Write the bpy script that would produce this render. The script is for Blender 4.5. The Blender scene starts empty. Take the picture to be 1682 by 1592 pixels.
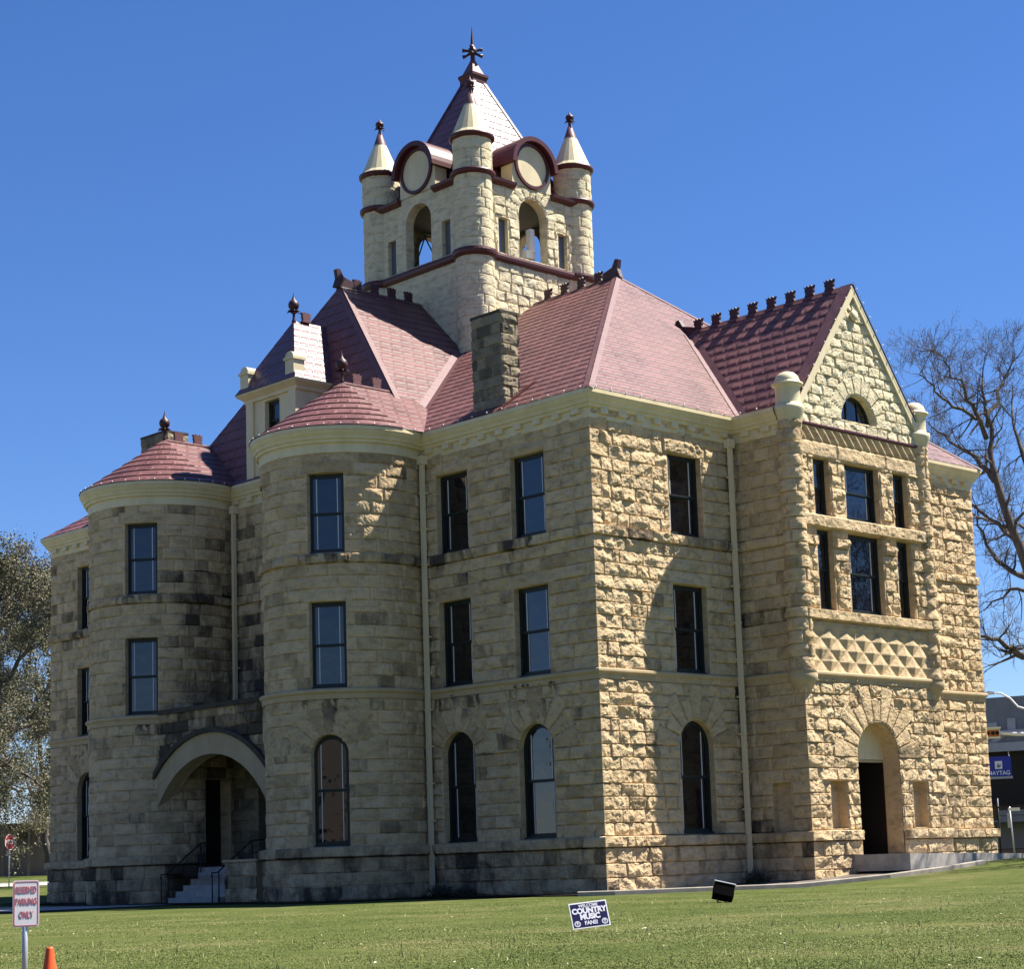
import bpy, math, random
import numpy as np
from mathutils import Matrix, Vector

# ------------------------------------------------------------------ scene, camera, light
scene = bpy.context.scene
COL = scene.collection
R = math.radians

CAMP = (-39.425, -37.820, 0.916)
FPX, CX, CY = 3138.0, 884.0, 954.5          # focal length and principal point, px of the 1682x1592 photograph
YAW, PITCH, ROLL = 0.79485, 0.14711, -0.03406
fw = Vector((math.cos(PITCH)*math.cos(YAW), math.cos(PITCH)*math.sin(YAW), math.sin(PITCH)))
rt = Vector((math.sin(YAW), -math.cos(YAW), 0))
up = rt.cross(fw)
rt2 = math.cos(ROLL)*rt + math.sin(ROLL)*up
up2 = -math.sin(ROLL)*rt + math.cos(ROLL)*up
cam = bpy.data.cameras.new('camera')
cam.sensor_fit = 'HORIZONTAL'
cam.sensor_width = 36
cam.lens = 36*FPX/1682
cam.shift_x = (841-CX)/1682
cam.shift_y = (CY-796)/1682
cam.clip_start = 0.5
cam.clip_end = 3000
co = bpy.data.objects.new('camera', cam)
COL.objects.link(co)
m = Matrix((rt2, up2, -fw)).transposed().to_4x4()
m.translation = CAMP
co.matrix_world = m
scene.camera = co

SUN_AZ = Vector((0.868, -0.497, 0))
SUN_EL = R(57.5)
w = bpy.data.worlds.new('World')
scene.world = w
w.use_nodes = True
nt = w.node_tree
sky = nt.nodes.new('ShaderNodeTexSky')
sky.sky_type = 'NISHITA'
sky.sun_disc = False
sky.sun_elevation = SUN_EL
sky.sun_rotation = math.atan2(SUN_AZ.x, SUN_AZ.y)
sky.altitude = 500
sky.air_density = 1.0
sky.dust_density = 0.0
sky.ozone_density = 5.0
bg = nt.nodes['Background']
bg.inputs['Strength'].default_value = 0.0455
hs_ = nt.nodes.new('ShaderNodeHueSaturation')
hs_.inputs['Saturation'].default_value = 1.15
nt.links.new(sky.outputs['Color'], hs_.inputs['Color'])
tn_ = nt.nodes.new('ShaderNodeMix'); tn_.data_type = 'RGBA'; tn_.blend_type = 'MULTIPLY'
tn_.inputs[0].default_value = 1; tn_.inputs[7].default_value = (1.02, 1.05, 1.30, 1)     # clear, deep blue spring sky
nt.links.new(hs_.outputs['Color'], tn_.inputs[6])
nt.links.new(tn_.outputs[2], bg.inputs['Color'])
sl = bpy.data.lights.new('sun', 'SUN')
sl.energy = 5.0
sl.angle = R(0.53)
sl.color = (1.0, 0.945, 0.85)
so = bpy.data.objects.new('sun', sl)
COL.objects.link(so)
sd = Vector((SUN_AZ.x*math.cos(SUN_EL), SUN_AZ.y*math.cos(SUN_EL), math.sin(SUN_EL)))
so.rotation_euler = sd.to_track_quat('Z', 'Y').to_euler()
so.location = (30, -30, 60)
scene.view_settings.view_transform = 'Standard'
scene.view_settings.look = 'None'
scene.view_settings.exposure = 1.35
scene.view_settings.gamma = 1
scene.cycles.max_bounces = 6

# ------------------------------------------------------------------ materials
def mat(name, base=(.5, .5, .5), rough=.8, spec=.3, metallic=0.0, ior=None):
    mt = bpy.data.materials.new(name)
    mt.use_nodes = True
    b = mt.node_tree.nodes['Principled BSDF']
    b.inputs['Base Color'].default_value = (*base, 1)
    b.inputs['Roughness'].default_value = rough
    b.inputs['Specular IOR Level'].default_value = spec
    b.inputs['Metallic'].default_value = metallic
    if ior: b.inputs['IOR'].default_value = ior
    return mt, mt.node_tree, b

def node(nt, typ, **kw):
    n = nt.nodes.new(typ)
    for k, v in kw.items(): setattr(n, k, v)
    return n

def noise(nt, scale, detail=4, rough=.55, coord='Object', vec=None, stretch=None):
    n = node(nt, 'ShaderNodeTexNoise')
    n.inputs['Scale'].default_value = scale
    n.inputs['Detail'].default_value = detail
    n.inputs['Roughness'].default_value = rough
    if vec is None:
        tc = node(nt, 'ShaderNodeTexCoord'); vec = tc.outputs[coord]
    if stretch:
        mp = node(nt, 'ShaderNodeMapping')
        mp.inputs['Scale'].default_value = stretch
        nt.links.new(vec, mp.inputs['Vector']); vec = mp.outputs['Vector']
    nt.links.new(vec, n.inputs['Vector'])
    return n

def ramp(nt, fac, stops):
    r = node(nt, 'ShaderNodeValToRGB')
    e = r.color_ramp.elements
    while len(e) < len(stops): e.new(.5)
    for el, (p, c) in zip(e, stops):
        el.position = p; el.color = (*c, 1) if len(c) == 3 else c
    nt.links.new(fac, r.inputs['Fac'])
    return r

def mix(nt, a, b, fac, blend='MIX'):
    n = node(nt, 'ShaderNodeMix', data_type='RGBA', blend_type=blend)
    for sock, v in ((n.inputs[6], a), (n.inputs[7], b), (n.inputs[0], fac)):
        if hasattr(v, 'links'): nt.links.new(v, sock)
        elif isinstance(v, tuple): sock.default_value = (*v, 1)
        else: sock.default_value = v
    return n.outputs[2]

def bump(nt, b, height, dist=.01, strength=.6):
    n = node(nt, 'ShaderNodeBump')
    n.inputs['Distance'].default_value = dist
    n.inputs['Strength'].default_value = strength
    nt.links.new(height, n.inputs['Height'])
    nt.links.new(n.outputs['Normal'], b.inputs['Normal'])

def mth(nt, op, a, b=None, c=None):
    n = node(nt, 'ShaderNodeMath', operation=op)
    for i, v in enumerate((a, b, c)):
        if v is None: continue
        if hasattr(v, 'links'): nt.links.new(v, n.inputs[i])
        else: n.inputs[i].default_value = v
    return n.outputs[0]
def sstep(nt, v, a, b):
    n = node(nt, 'ShaderNodeMapRange', interpolation_type='SMOOTHSTEP')
    n.inputs['From Min'].default_value = a; n.inputs['From Max'].default_value = b
    nt.links.new(v, n.inputs['Value']); return n.outputs['Result']

def stone_mat(name, light, mid, dark, stain, stain_amt=1.0):
    """quarry-faced stone: colour of each block from its 'tint' attribute (r = tone, g = stain), plus grain"""
    mt, nt, b = mat(name, mid, .92, .12)
    at = node(nt, 'ShaderNodeAttribute', attribute_name='tint')
    sp = node(nt, 'ShaderNodeSeparateColor')
    nt.links.new(at.outputs['Color'], sp.inputs[0])
    tone = ramp(nt, sp.outputs[0], [(0, dark), (.35, mid), (.8, light), (1, light)])
    n1 = noise(nt, 2.2, 6, .65, stretch=(1, 1, 2.2))
    r1 = ramp(nt, n1.outputs['Fac'], [(.28, (.60, .58, .55)), (.5, (.96, .96, .95)), (.74, (1.12, 1.08, 1.02))])
    c = mix(nt, tone.outputs['Color'], r1.outputs['Color'], 1.0, 'MULTIPLY')
    n2 = noise(nt, 24, 5, .7)
    r2 = ramp(nt, n2.outputs['Fac'], [(.25, (.70, .68, .64)), (.6, (1.04, 1.03, 1.02))])
    c = mix(nt, c, r2.outputs['Color'], .7, 'MULTIPLY')
    # dark weathering and the plinth's painted-in shade: where the stain channel is high, broken up by noise
    n3 = noise(nt, 1.3, 8, .72, stretch=(1.6, 1.6, .7))
    ad = node(nt, 'ShaderNodeMath', operation='MULTIPLY_ADD')
    nt.links.new(sp.outputs[1], ad.inputs[0]); ad.inputs[1].default_value = stain_amt
    nt.links.new(n3.outputs['Fac'], ad.inputs[2])
    r3 = ramp(nt, ad.outputs[0], [(.66, (0, 0, 0)), (1.30, (1, 1, 1))])
    c = mix(nt, c, stain, r3.outputs['Color'])
    nt.links.new(c, b.inputs['Base Color'])
    n5 = noise(nt, 9, 6, .75)
    bump(nt, b, mth(nt, 'ADD', n2.outputs['Fac'], mth(nt, 'MULTIPLY', n5.outputs['Fac'], 2.0)), .03, .9)
    return mt

M = {}
M['stone'] = stone_mat('tan_sandstone', (.685, .52, .318), (.59, .44, .26), (.43, .315, .18), (.085, .066, .048))
M['dark_stone'] = stone_mat('weathered_and_porch_shade_stone', (.34, .29, .20), (.20, .175, .13), (.09, .08, .065), (.02, .02, .018))  # weathered chimneys and trim; also carries the porch wall's painted shade
M['painted_stone'] = stone_mat('cream_painted_stone', (.76, .67, .46), (.74, .65, .44), (.69, .60, .40), (.52, .45, .32), .35)

def cream_mat(name, col, rough=.55):
    mt, nt, b = mat(name, col, rough, .3)
    n = noise(nt, 1.4, 6, .6, stretch=(1.3, 1.3, .5))
    r = ramp(nt, n.outputs['Fac'], [(.3, (.80, .78, .72)), (.6, (1, 1, 1))])
    c = mix(nt, col, r.outputs['Color'], .8, 'MULTIPLY')
    nt.links.new(c, b.inputs['Base Color'])
    n2 = noise(nt, 14, 3)
    bump(nt, b, n2.outputs['Fac'], .006, .3)
    return mt
M['cream'] = cream_mat('cream_painted_trim', (.72, .60, .365))
M['cream_light'] = cream_mat('pale_cream_paint', (.68, .585, .37))
M['jamb'] = cream_mat('dressed_stone', (.47, .36, .215), .85)
M['old_jamb'] = cream_mat('weathered_dressed_stone', (.42, .325, .20), .9)

def roof_mat(name, base, rough, spec, bw=.50, bh=.46):
    """pressed metal tiles: every tile a shallow pan with a raised lower lip, tones a little apart, dulled and streaked by weather"""
    mt, nt, b = mat(name, base, rough, spec)
    uv = node(nt, 'ShaderNodeUVMap', uv_map='UVMap')
    sx = node(nt, 'ShaderNodeSeparateXYZ'); nt.links.new(uv.outputs['UV'], sx.inputs[0])
    v = mth(nt, 'MULTIPLY', sx.outputs['Y'], 1/bh); row = mth(nt, 'FLOOR', v); fv = mth(nt, 'FRACT', v)
    u = mth(nt, 'ADD', mth(nt, 'MULTIPLY', sx.outputs['X'], 1/bw), mth(nt, 'MULTIPLY', row, .5)); cu = mth(nt, 'FLOOR', u); fu = mth(nt, 'FRACT', u)
    side = mth(nt, 'MULTIPLY', sstep(nt, fu, .05, .16), mth(nt, 'SUBTRACT', 1, sstep(nt, fu, .84, .95)))
    lip = mth(nt, 'MULTIPLY', side, mth(nt, 'MULTIPLY', sstep(nt, fv, .06, .22), mth(nt, 'SUBTRACT', 1, sstep(nt, fv, .30, .75))))
    wn = node(nt, 'ShaderNodeTexWhiteNoise', noise_dimensions='2D')
    cv = node(nt, 'ShaderNodeCombineXYZ'); nt.links.new(cu, cv.inputs[0]); nt.links.new(row, cv.inputs[1]); nt.links.new(cv.outputs[0], wn.inputs['Vector'])
    tone = ramp(nt, wn.outputs['Value'], [(0, (.86, .86, .86)), (1, (1.11, 1.10, 1.10))])
    n = noise(nt, .7, 7, .65, stretch=(1, 1, .6))
    r = ramp(nt, n.outputs['Fac'], [(.3, (.74, .72, .72)), (.5, (1, 1, 1)), (.72, (1.16, 1.14, 1.12))])
    c = mix(nt, tone.outputs['Color'], r.outputs['Color'], 1.0, 'MULTIPLY')
    lip_shade = mth(nt, 'SUBTRACT', 1, mth(nt, 'MULTIPLY', side, mth(nt, 'SUBTRACT', 1, sstep(nt, fv, .10, .22))))  # shadow below each tile lip, painted into the colour
    jt = ramp(nt, lip_shade, [(0, (.52, .49, .49)), (.9, (1, 1, 1))])
    c = mix(nt, c, jt.outputs['Color'], 1.0, 'MULTIPLY')
    nt.links.new(mix(nt, base, c, 1.0, 'MULTIPLY'), b.inputs['Base Color'])
    rr = node(nt, 'ShaderNodeMapRange'); nt.links.new(n.outputs['Fac'], rr.inputs['Value']); rr.inputs['From Min'].default_value = .3; rr.inputs['From Max'].default_value = .7
    rr.inputs['To Min'].default_value = rough-.07; rr.inputs['To Max'].default_value = rough+.08
    nt.links.new(rr.outputs['Result'], b.inputs['Roughness'])
    n4 = noise(nt, 4, 3, .6)
    tl = mth(nt, 'MULTIPLY', wn.outputs['Value'], mth(nt, 'MULTIPLY', fu, .25))
    bump(nt, b, mth(nt, 'ADD', mth(nt, 'ADD', lip, tl), mth(nt, 'MULTIPLY', n4.outputs['Fac'], .5)), .03, .75)
    return mt
M['roof'] = roof_mat('red_metal_tile', (.150, .064, .060), .50, .31)
M['roof_slate'] = roof_mat('tower_metal_tile', (.12, .042, .048), .42, .65, .40, .36)
def roof_trim_mat():
    mt, nt, b = mat('red_metal_flashing', (.15, .066, .066),   .52, .36)
    n = noise(nt, 2.5, 5, .6); r = ramp(nt, n.outputs['Fac'], [(.3, (.75, .75, .75)), (.7, (1.1, 1.1, 1.1))])
    nt.links.new(mix(nt, (.15, .066, .066), r.outputs['Color'], 1.0, 'MULTIPLY'), b.inputs['Base Color'])
    bump(nt, b, n.outputs['Fac'], .03, .5)
    return mt
M['maroon'] = mat('maroon_paint', (.075, .014, .014), .42, .45)[0]
M['roof_trim'] = roof_trim_mat()
M['crest'] = mat('maroon_iron', (.045, .012, .014), .5, .4)[0]
M['frame'] = mat('dark_green_paint', (.012, .018, .016), .45, .4)[0]
M['white_bar'] = mat('white_sash_bar', (.62, .62, .60), .5, .3)[0]
def glass_mat():
    mt, nt, b = mat('window_glass', (.004, .005, .008), .03, .5, ior=1.7)
    n = noise(nt, 1.6, 2, .5); bump(nt, b, n.outputs['Fac'], .02, .35)
    return mt
M['glass'] = glass_mat()
M['curtain'] = mat('curtain_red', (.12, .02, .02), .9, .1)[0]
M['spout'] = mat('downspout_paint', (.74, .61, .39), .45, .35)[0]
M['dark'] = mat('dark_door_and_shade', (.012, .010, .009), .6, .3)[0]  # doors; also passage faces whose shade is put into the colour
M['black_metal'] = mat('black_metal', (.012, .012, .013), .45, .4)[0]
M['white'] = mat('white_paint', (.8, .8, .79), .45, .35)[0]
M['grey_metal'] = mat('galvanised_steel', (.55, .56, .58), .42, .5, .6)[0]
M['bulb'] = mat('white_bulb', (.82, .82, .80), .25, .5)[0]
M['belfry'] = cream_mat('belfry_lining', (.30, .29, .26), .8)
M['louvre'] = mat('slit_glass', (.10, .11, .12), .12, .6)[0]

def concrete(name, a, bcol, sc=3):
    mt, nt, b = mat(name, a, .9, .15)
    n = noise(nt, sc, 8, .65)
    r = ramp(nt, n.outputs['Fac'], [(.3, bcol), (.65, a)])
    n2 = noise(nt, 60, 3)
    r2 = ramp(nt, n2.outputs['Fac'], [(.3, (.8, .8, .8)), (.7, (1.05, 1.05, 1.05))])
    nt.links.new(mix(nt, r.outputs['Color'], r2.outputs['Color'], 1.0, 'MULTIPLY'), b.inputs['Base Color'])
    bump(nt, b, n2.outputs['Fac'], .01, .4)
    return mt
M['concrete'] = concrete('worn_concrete', (.46, .43, .38), (.30, .28, .25))
M['kerb'] = concrete('pale_kerb', (.42, .37, .31), (.27, .24, .20), 2)
M['asphalt'] = concrete('asphalt', (.065, .065, .068), (.045, .045, .047), 1)
M['soil'] = concrete('grey_soil', (.19, .165, .135), (.10, .085, .07), 2.5)
M['shade_strip'] = concrete('dark_shade_ground', (.022, .018, .014), (.010, .008, .007), 5)  # ground colour that stands in for the building's shade

def lawn_mat():
    mt, nt, b = mat('lawn_turf', (.1, .12, .03), .95, .08)
    n1 = noise(nt, .35, 6, .6, stretch=(1, 1, 1))
    n2 = noise(nt, 2.4, 6, .7)
    c1 = ramp(nt, n1.outputs['Fac'], [(.30, (.052, .072, .016)), (.5, (.082, .10, .026)), (.66, (.13, .128, .048)), (.80, (.21, .18, .10))])
    c2 = ramp(nt, n2.outputs['Fac'], [(.28, (.62, .66, .52)), (.55, (1, 1, 1)), (.8, (1.25, 1.2, 1.1))])
    c = mix(nt, c1.outputs['Color'], c2.outputs['Color'], 1.0, 'MULTIPLY')
    nt.links.new(c, b.inputs['Base Color'])
    n3 = noise(nt, 28, 4)
    bump(nt, b, n3.outputs['Fac'], .06, .7)
    return mt
M['lawn'] = lawn_mat()
def attr_mat(name, attr, rough=.8, spec=.15, trans=0):
    mt, nt, b = mat(name, (.5, .5, .5), rough, spec)
    at = node(nt, 'ShaderNodeAttribute', attribute_name=attr)
    nt.links.new(at.outputs['Color'], b.inputs['Base Color'])
    return mt
M['grass'] = attr_mat('grass_blade', 'tint', .7, .2)
M['leaf'] = attr_mat('young_leaf', 'tint', .7, .2)
def bark_mat(name, a, b2):
    mt, nt, b = mat(name, a, .95, .1)
    n = noise(nt, 3, 7, .7, stretch=(2, 2, .5))
    r = ramp(nt, n.outputs['Fac'], [(.35, a), (.65, b2)])
    nt.links.new(r.outputs['Color'], b.inputs['Base Color'])
    bump(nt, b, n.outputs['Fac'], .05, .7)
    return mt
M['bark'] = bark_mat('grey_bark', (.07, .058, .05), (.15, .128, .11))

# ------------------------------------------------------------------ mesh helpers
def link(name, me, parent=None, mats=None, **props):
    if mats:
        for k in (mats if isinstance(mats, (list, tuple)) else [mats]):
            me.materials.append(M[k] if isinstance(k, str) else k)
    o = bpy.data.objects.new(name, me)
    COL.objects.link(o)
    if parent: o.parent = parent
    for k, v in props.items(): o[k] = v
    return o

def empty(name, loc=(0, 0, 0), rotz=0, **props):
    o = bpy.data.objects.new(name, None)
    COL.objects.link(o)
    o.location = loc; o.rotation_euler = (0, 0, rotz); o.empty_display_size = .3
    for k, v in props.items(): o[k] = v
    return o

class MB:
    """collects polygons; build() links them as ONE mesh object"""
    def __init__(s): s.v = []; s.f = []; s.mi = []; s.sm = []; s.uv = {}
    def add(s, V, F, mi=0, smooth=False):
        o = len(s.v)
        s.v += [tuple(map(float, p)) for p in V]
        for f in F:
            s.f.append(tuple(int(i)+o for i in f)); s.mi.append(mi); s.sm.append(smooth)
        return s
    def box(s, a, b, mi=0, mtx=None):
        x0, y0, z0 = a; x1, y1, z1 = b
        V = [(x0,y0,z0),(x1,y0,z0),(x1,y1,z0),(x0,y1,z0),(x0,y0,z1),(x1,y0,z1),(x1,y1,z1),(x0,y1,z1)]
        if mtx is not None: V = [mtx @ Vector(p) for p in V]
        return s.add(V, [(0,3,2,1),(4,5,6,7),(0,1,5,4),(1,2,6,5),(2,3,7,6),(3,0,4,7)], mi)
    def prism(s, P, d, mi=0):
        """closed outline P (3D points) extruded by vector d"""
        n = len(P); P = [Vector(p) for p in P]; d = Vector(d)
        V = P + [p+d for p in P]
        F = [tuple(range(n))[::-1], tuple(range(n, 2*n))] + [(i, (i+1) % n, (i+1) % n+n, i+n) for i in range(n)]
        return s.add(V, F, mi)
    def ring(s, A, B, d, mi=0):
        """frame between outlines A (outer) and B (inner), same count, extruded by d"""
        n = len(A); d = Vector(d)
        A = [Vector(p) for p in A]; B = [Vector(p) for p in B]
        V = A + B + [p+d for p in A] + [p+d for p in B]
        F = []
        for i in range(n):
            j = (i+1) % n
            F += [(i, j, j+n, i+n), (i+2*n, i+3*n, j+3*n, j+2*n), (i, i+2*n, j+2*n, j), (i+n, j+n, j+3*n, i+3*n)]
        return s.add(V, F, mi)
    def lathe(s, prof, c=(0, 0, 0), n=24, mi=0, a0=0, a1=2*math.pi, smooth=True):
        full = abs(a1-a0-2*math.pi) < 1e-6
        k = n if full else n+1
        V = []
        for r, z in prof:
            for i in range(k):
                a = a0+(a1-a0)*i/n
                V.append((c[0]+r*math.cos(a), c[1]+r*math.sin(a), c[2]+z))
        F = []
        for j in range(len(prof)-1):
            for i in range(n):
                i2 = (i+1) % k
                F.append((j*k+i, j*k+i2, (j+1)*k+i2, (j+1)*k+i))
        return s.add(V, F, mi, smooth)
    def tube(s, pts, rad, n=6, mi=0, cap=True):
        pts = [Vector(p) for p in pts]
        rad = rad if isinstance(rad, (list, tuple)) else [rad]*len(pts)
        V = []
        for i, p in enumerate(pts):
            d = (pts[min(i+1, len(pts)-1)]-pts[max(i-1, 0)]).normalized()
            a = d.orthogonal().normalized() if i == 0 else (a-d*a.dot(d)).normalized()
            b = d.cross(a)
            for k in range(n):
                t = 2*math.pi*k/n
                V.append(p+rad[i]*(math.cos(t)*a+math.sin(t)*b))
        F = [(i*n+k, i*n+(k+1) % n, (i+1)*n+(k+1) % n, (i+1)*n+k) for i in range(len(pts)-1) for k in range(n)]
        if cap: F += [tuple(range(n))[::-1], tuple(range((len(pts)-1)*n, len(pts)*n))]
        return s.add(V, F, mi, True)
    def sweep(s, prof, path, side=-1, mi=0, closed=False):
        """profile [(out, z)] carried along a plan path with mitred corners"""
        n = len(path); P = [Vector((p[0], p[1])) for p in path]
        V = []
        for i in range(n):
            ds = []
            if i > 0 or closed: ds.append((P[i]-P[i-1]).normalized())
            if i < n-1 or closed: ds.append((P[(i+1) % n]-P[i]).normalized())
            ns = [Vector((d.y, -d.x))*side for d in ds]
            if len(ns) == 2:
                mv = ns[0]+ns[1]; mv = mv/max(mv.length_squared, .12)*2
            else: mv = ns[0]
            for o, z in prof: V.append((P[i].x+mv.x*o, P[i].y+mv.y*o, z))
        k = len(prof); F = []
        for i in range(n if closed else n-1):
            j = (i+1) % n
            for q in range(k-1): F.append((i*k+q, i*k+q+1, j*k+q+1, j*k+q))
        return s.add(V, F, mi)
    def build(s, name, mats, parent=None, **props):
        me = bpy.data.meshes.new(name)
        me.from_pydata(s.v, [], s.f)
        me.polygons.foreach_set('material_index', s.mi)
        me.polygons.foreach_set('use_smooth', s.sm)
        me.update()
        return link(name, me, parent, mats, **props)

def np_mesh(name, V, F, tint=None, smooth=False):
    """mesh from numpy verts (n,3) and equal-size faces (m,k)"""
    me = bpy.data.meshes.new(name)
    V = np.ascontiguousarray(V, dtype=np.float32); F = np.ascontiguousarray(F, dtype=np.int32)
    k = F.shape[1]
    me.vertices.add(len(V)); me.vertices.foreach_set('co', V.ravel())
    me.loops.add(F.size); me.loops.foreach_set('vertex_index', F.ravel())
    me.polygons.add(len(F)); me.polygons.foreach_set('loop_start', np.arange(0, F.size, k, dtype=np.int32))
    me.polygons.foreach_set('use_smooth', np.full(len(F), smooth))
    me.update(calc_edges=True)
    if tint is not None:
        a = me.attributes.new('tint', 'FLOAT_COLOR', 'POINT')
        t = np.ones((len(V), 4), np.float32); t[:, :tint.shape[1]] = tint
        a.data.foreach_set('color', t.ravel())
    me.validate()
    return me

def vnoise(x, y, seed=0, octv=3):
    out = np.zeros_like(x); amp = 1.0; tot = 0
    for o in range(octv):
        xi = np.floor(x).astype(np.int64); yi = np.floor(y).astype(np.int64)
        fx = x-xi; fy = y-yi
        fx = fx*fx*(3-2*fx); fy = fy*fy*(3-2*fy)
        def hsh(a, b):
            h = (a*374761393+b*668265263+seed*974634777+o*1274126177) & 0xffffffff
            h = ((h ^ (h >> 13))*1274126177) & 0xffffffff
            return ((h ^ (h >> 16)) & 0xffff)/65535.0
        v = (hsh(xi, yi)*(1-fx)+hsh(xi+1, yi)*fx)*(1-fy)+(hsh(xi, yi+1)*(1-fx)+hsh(xi+1, yi+1)*fx)*fy
        out += v*amp; tot += amp; amp *= .5; x = x*2.03+11.3; y = y*2.03+7.7
    return out/tot

# ------------------------------------------------------------------ quarry-faced masonry
ZC = 14.6
def split(z0, z1, n): return list(np.linspace(z0, z1, n+1))[1:]
COURSES = np.array([-.35]+split(-.35, .85, 3)+[1.3, 1.62]+split(1.62, 6.12, 12)+[6.43]+split(6.43, 10.33, 10)+[10.65]+split(10.65, 14.3, 9))
BANDS = [(-.5, 1.3, .07), (1.3, 1.62, .16), (10.33, 10.65, .08)]   # courses that stand proud

def masonry(name, mapf, ur, vr, parent, seed, openings=(), cell=.05, amp=.085, courses=COURSES, bands=BANDS, blen=(.45, 1.15),
            corner0=False, corner1=False, ufun=None, override=None, stain=None, material='stone', vous=None, reveal=True, tone=(.25, .95), props=None, dark=.06, rnd=1.0):
    rng = np.random.RandomState(seed)
    u0, u1 = ur; v0, v1 = vr
    # rows follow the courses, columns follow the openings
    rows = [v0]
    cs = [c for c in courses if v0+.02 < c < v1-.02]
    eds = sorted(set([v0]+cs+[v1]))
    for a, b in zip(eds[:-1], eds[1:]):
        n = max(2, int(round((b-a)/cell)))
        t = np.linspace(0, 1, n+1)
        rows += list(a+(b-a)*t[1:])
        if b-a > .2: rows += [a+.022, b-.022]
    cols = list(np.linspace(u0, u1, max(2, int(round((u1-u0)/cell)))+1))
    hard_u, hard_v = [], []
    for o in openings:
        hard_u += [o['u0'], o['u1']]; hard_v += [o['v0'], o.get('vs', o['v1'])]
    def snap(lines, hard):
        lines = sorted(lines); out = []
        for x in lines:
            if not out or x-out[-1] > .009: out.append(x)
        out = [x for x in out if all(abs(x-h) > cell*.4 for h in hard)]
        return np.array(sorted(set(out) | set(hard)))
    if ufun is None: cols = snap(cols, [h for h in hard_u if u0 < h < u1])
    else: cols = np.linspace(-1, 1, len(cols))
    rows = snap(rows, [h for h in hard_v if v0 < h < v1])
    S, V = np.meshgrid(cols, rows)
    U = ufun(S, V) if ufun else S.copy()
    arch_edge = np.zeros(U.shape, bool)
    for o in openings:
        if 'R' in o:
            dx, dy = U-o['uc'], V-o['vc']; d = np.hypot(dx, dy)
            s = (np.abs(d-o['R']) < cell*.62) & (V >= o['vs']-1e-6) & (U >= o['u0']-1e-6) & (U <= o['u1']+1e-6)
            k = np.where(s, o['R']/np.maximum(d, 1e-6), 1)
            U = o['uc']+dx*k; V = np.where(s, o['vc']+dy*k, V)
            arch_edge |= s
    # block layout
    ci = np.clip(np.searchsorted(courses, V, side='right')-1, 0, len(courses)-2)
    B0 = np.zeros_like(U); B1 = np.zeros_like(U); BI = np.zeros(U.shape, np.int64)
    for c in np.unique(ci):
        r2 = np.random.RandomState((seed*131+int(c)*17) % 2**31)
        x = u0-r2.uniform(.1, .9); edges = [x]
        while x < u1+.6:
            x += r2.uniform(*blen); edges.append(x)
        edges = np.array(edges)
        if corner0: edges = np.concatenate(([u0-.6], [u0+(.36 if c % 2 else .72)], edges[edges > u0+(.36 if c % 2 else .72)+.28]))
        if corner1:
            q = u1-(.36 if c % 2 else .72); edges = np.concatenate((edges[edges < q-.28], [q, u1+.6]))
        s = ci == c
        k = np.clip(np.searchsorted(edges, U[s], side='right')-1, 0, len(edges)-2)
        B0[s] = edges[k]; B1[s] = edges[k+1]; BI[s] = k+c*1000
    C0 = courses[ci]; C1 = courses[ci+1]
    # long single stones: lintels and sills over openings, given as rectangles
    for o in openings:
        if 'R' not in o and o.get('lintel', True) and not o.get('small'):
            s = (V > o['v1']) & (V < o['v1']+.42) & (U > o['u0']-.22) & (U < o['u1']+.22)
            B0[s] = o['u0']-.22; B1[s] = o['u1']+.22; C0[s] = o['v1']; C1[s] = o['v1']+.42; BI[s] = 900000+int(o['u0']*10)+int(o['v1']*100)
    eu = np.minimum(U-B0, B1-U); ev = np.minimum(V-C0, C1-V)
    tx = (U-(B0+B1)/2)/(B1-B0)*2; ty = (V-(C0+C1)/2)/(C1-C0)*2
    # radial voussoirs round arches
    VS = np.zeros(U.shape, bool)
    for q in (vous or ()):
        dx, dy = U-q['uc'], V-q['vc']; d = np.hypot(dx, dy); ang = np.arctan2(dy, dx)
        nv = q['n']; st = math.pi/nv
        ki = np.floor(ang/st)
        ln = q['r1']-q.get('jag', .25)*(np.mod(ki, 2))
        top = q.get('vmax', 1e9)
        s = (d > q['r0']-.05) & (d < ln) & (dy > -.0) & (V < top)
        fa = ang/st-ki
        eu2 = np.minimum(fa, 1-fa)*st*d; ev2 = np.minimum(np.minimum(d-q['r0']+.2, ln-d), np.where(top < 1e8, top-V, 9))
        eu = np.where(s, eu2, eu); ev = np.where(s, ev2, ev)
        tx = np.where(s, fa*2-1, tx); ty = np.where(s, (d-q['r0'])/(q['r1']-q['r0'])*2-1, ty)
        VS |= s
        BI = np.where(s, 700000+ki.astype(np.int64)+int(q['uc']*100)*50, BI)
    ids, inv = np.unique(BI, return_inverse=True); inv = inv.reshape(U.shape)
    rb = rng.uniform(-1, 1, (len(ids), 14))
    P = lambda k: rb[:, k][inv]
    e = np.minimum(eu, ev)
    q1 = .80+rnd*(.25*P(0)+.42*(P(1)*tx+P(2)*ty))
    q2 = .95+.20*P(3)*rnd+.95*(P(4)*tx+P(5)*ty)*(.5+.5*rnd)
    q3 = .95+.20*P(6)*rnd+.95*(P(7)*tx+P(8)*ty)*(.5+.5*rnd)
    q4 = 1.0+.3*P(9)+1.3*(P(10)*tx-.4*np.abs(P(11))*ty)
    face = np.clip(np.minimum(np.minimum(q1, q2), np.minimum(q3, q4))+.10, .34, 1.2)
    face = np.where(VS, .55+.45*face, face)
    bx, by = P(12)*40+tx*0, P(13)*40
    ca, sa = .82, .57
    ur, vr_ = U*ca+V*sa+bx, -U*sa+V*ca+by
    nz = vnoise(ur*7.0, vr_*8.0, seed, 4)-.5
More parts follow.
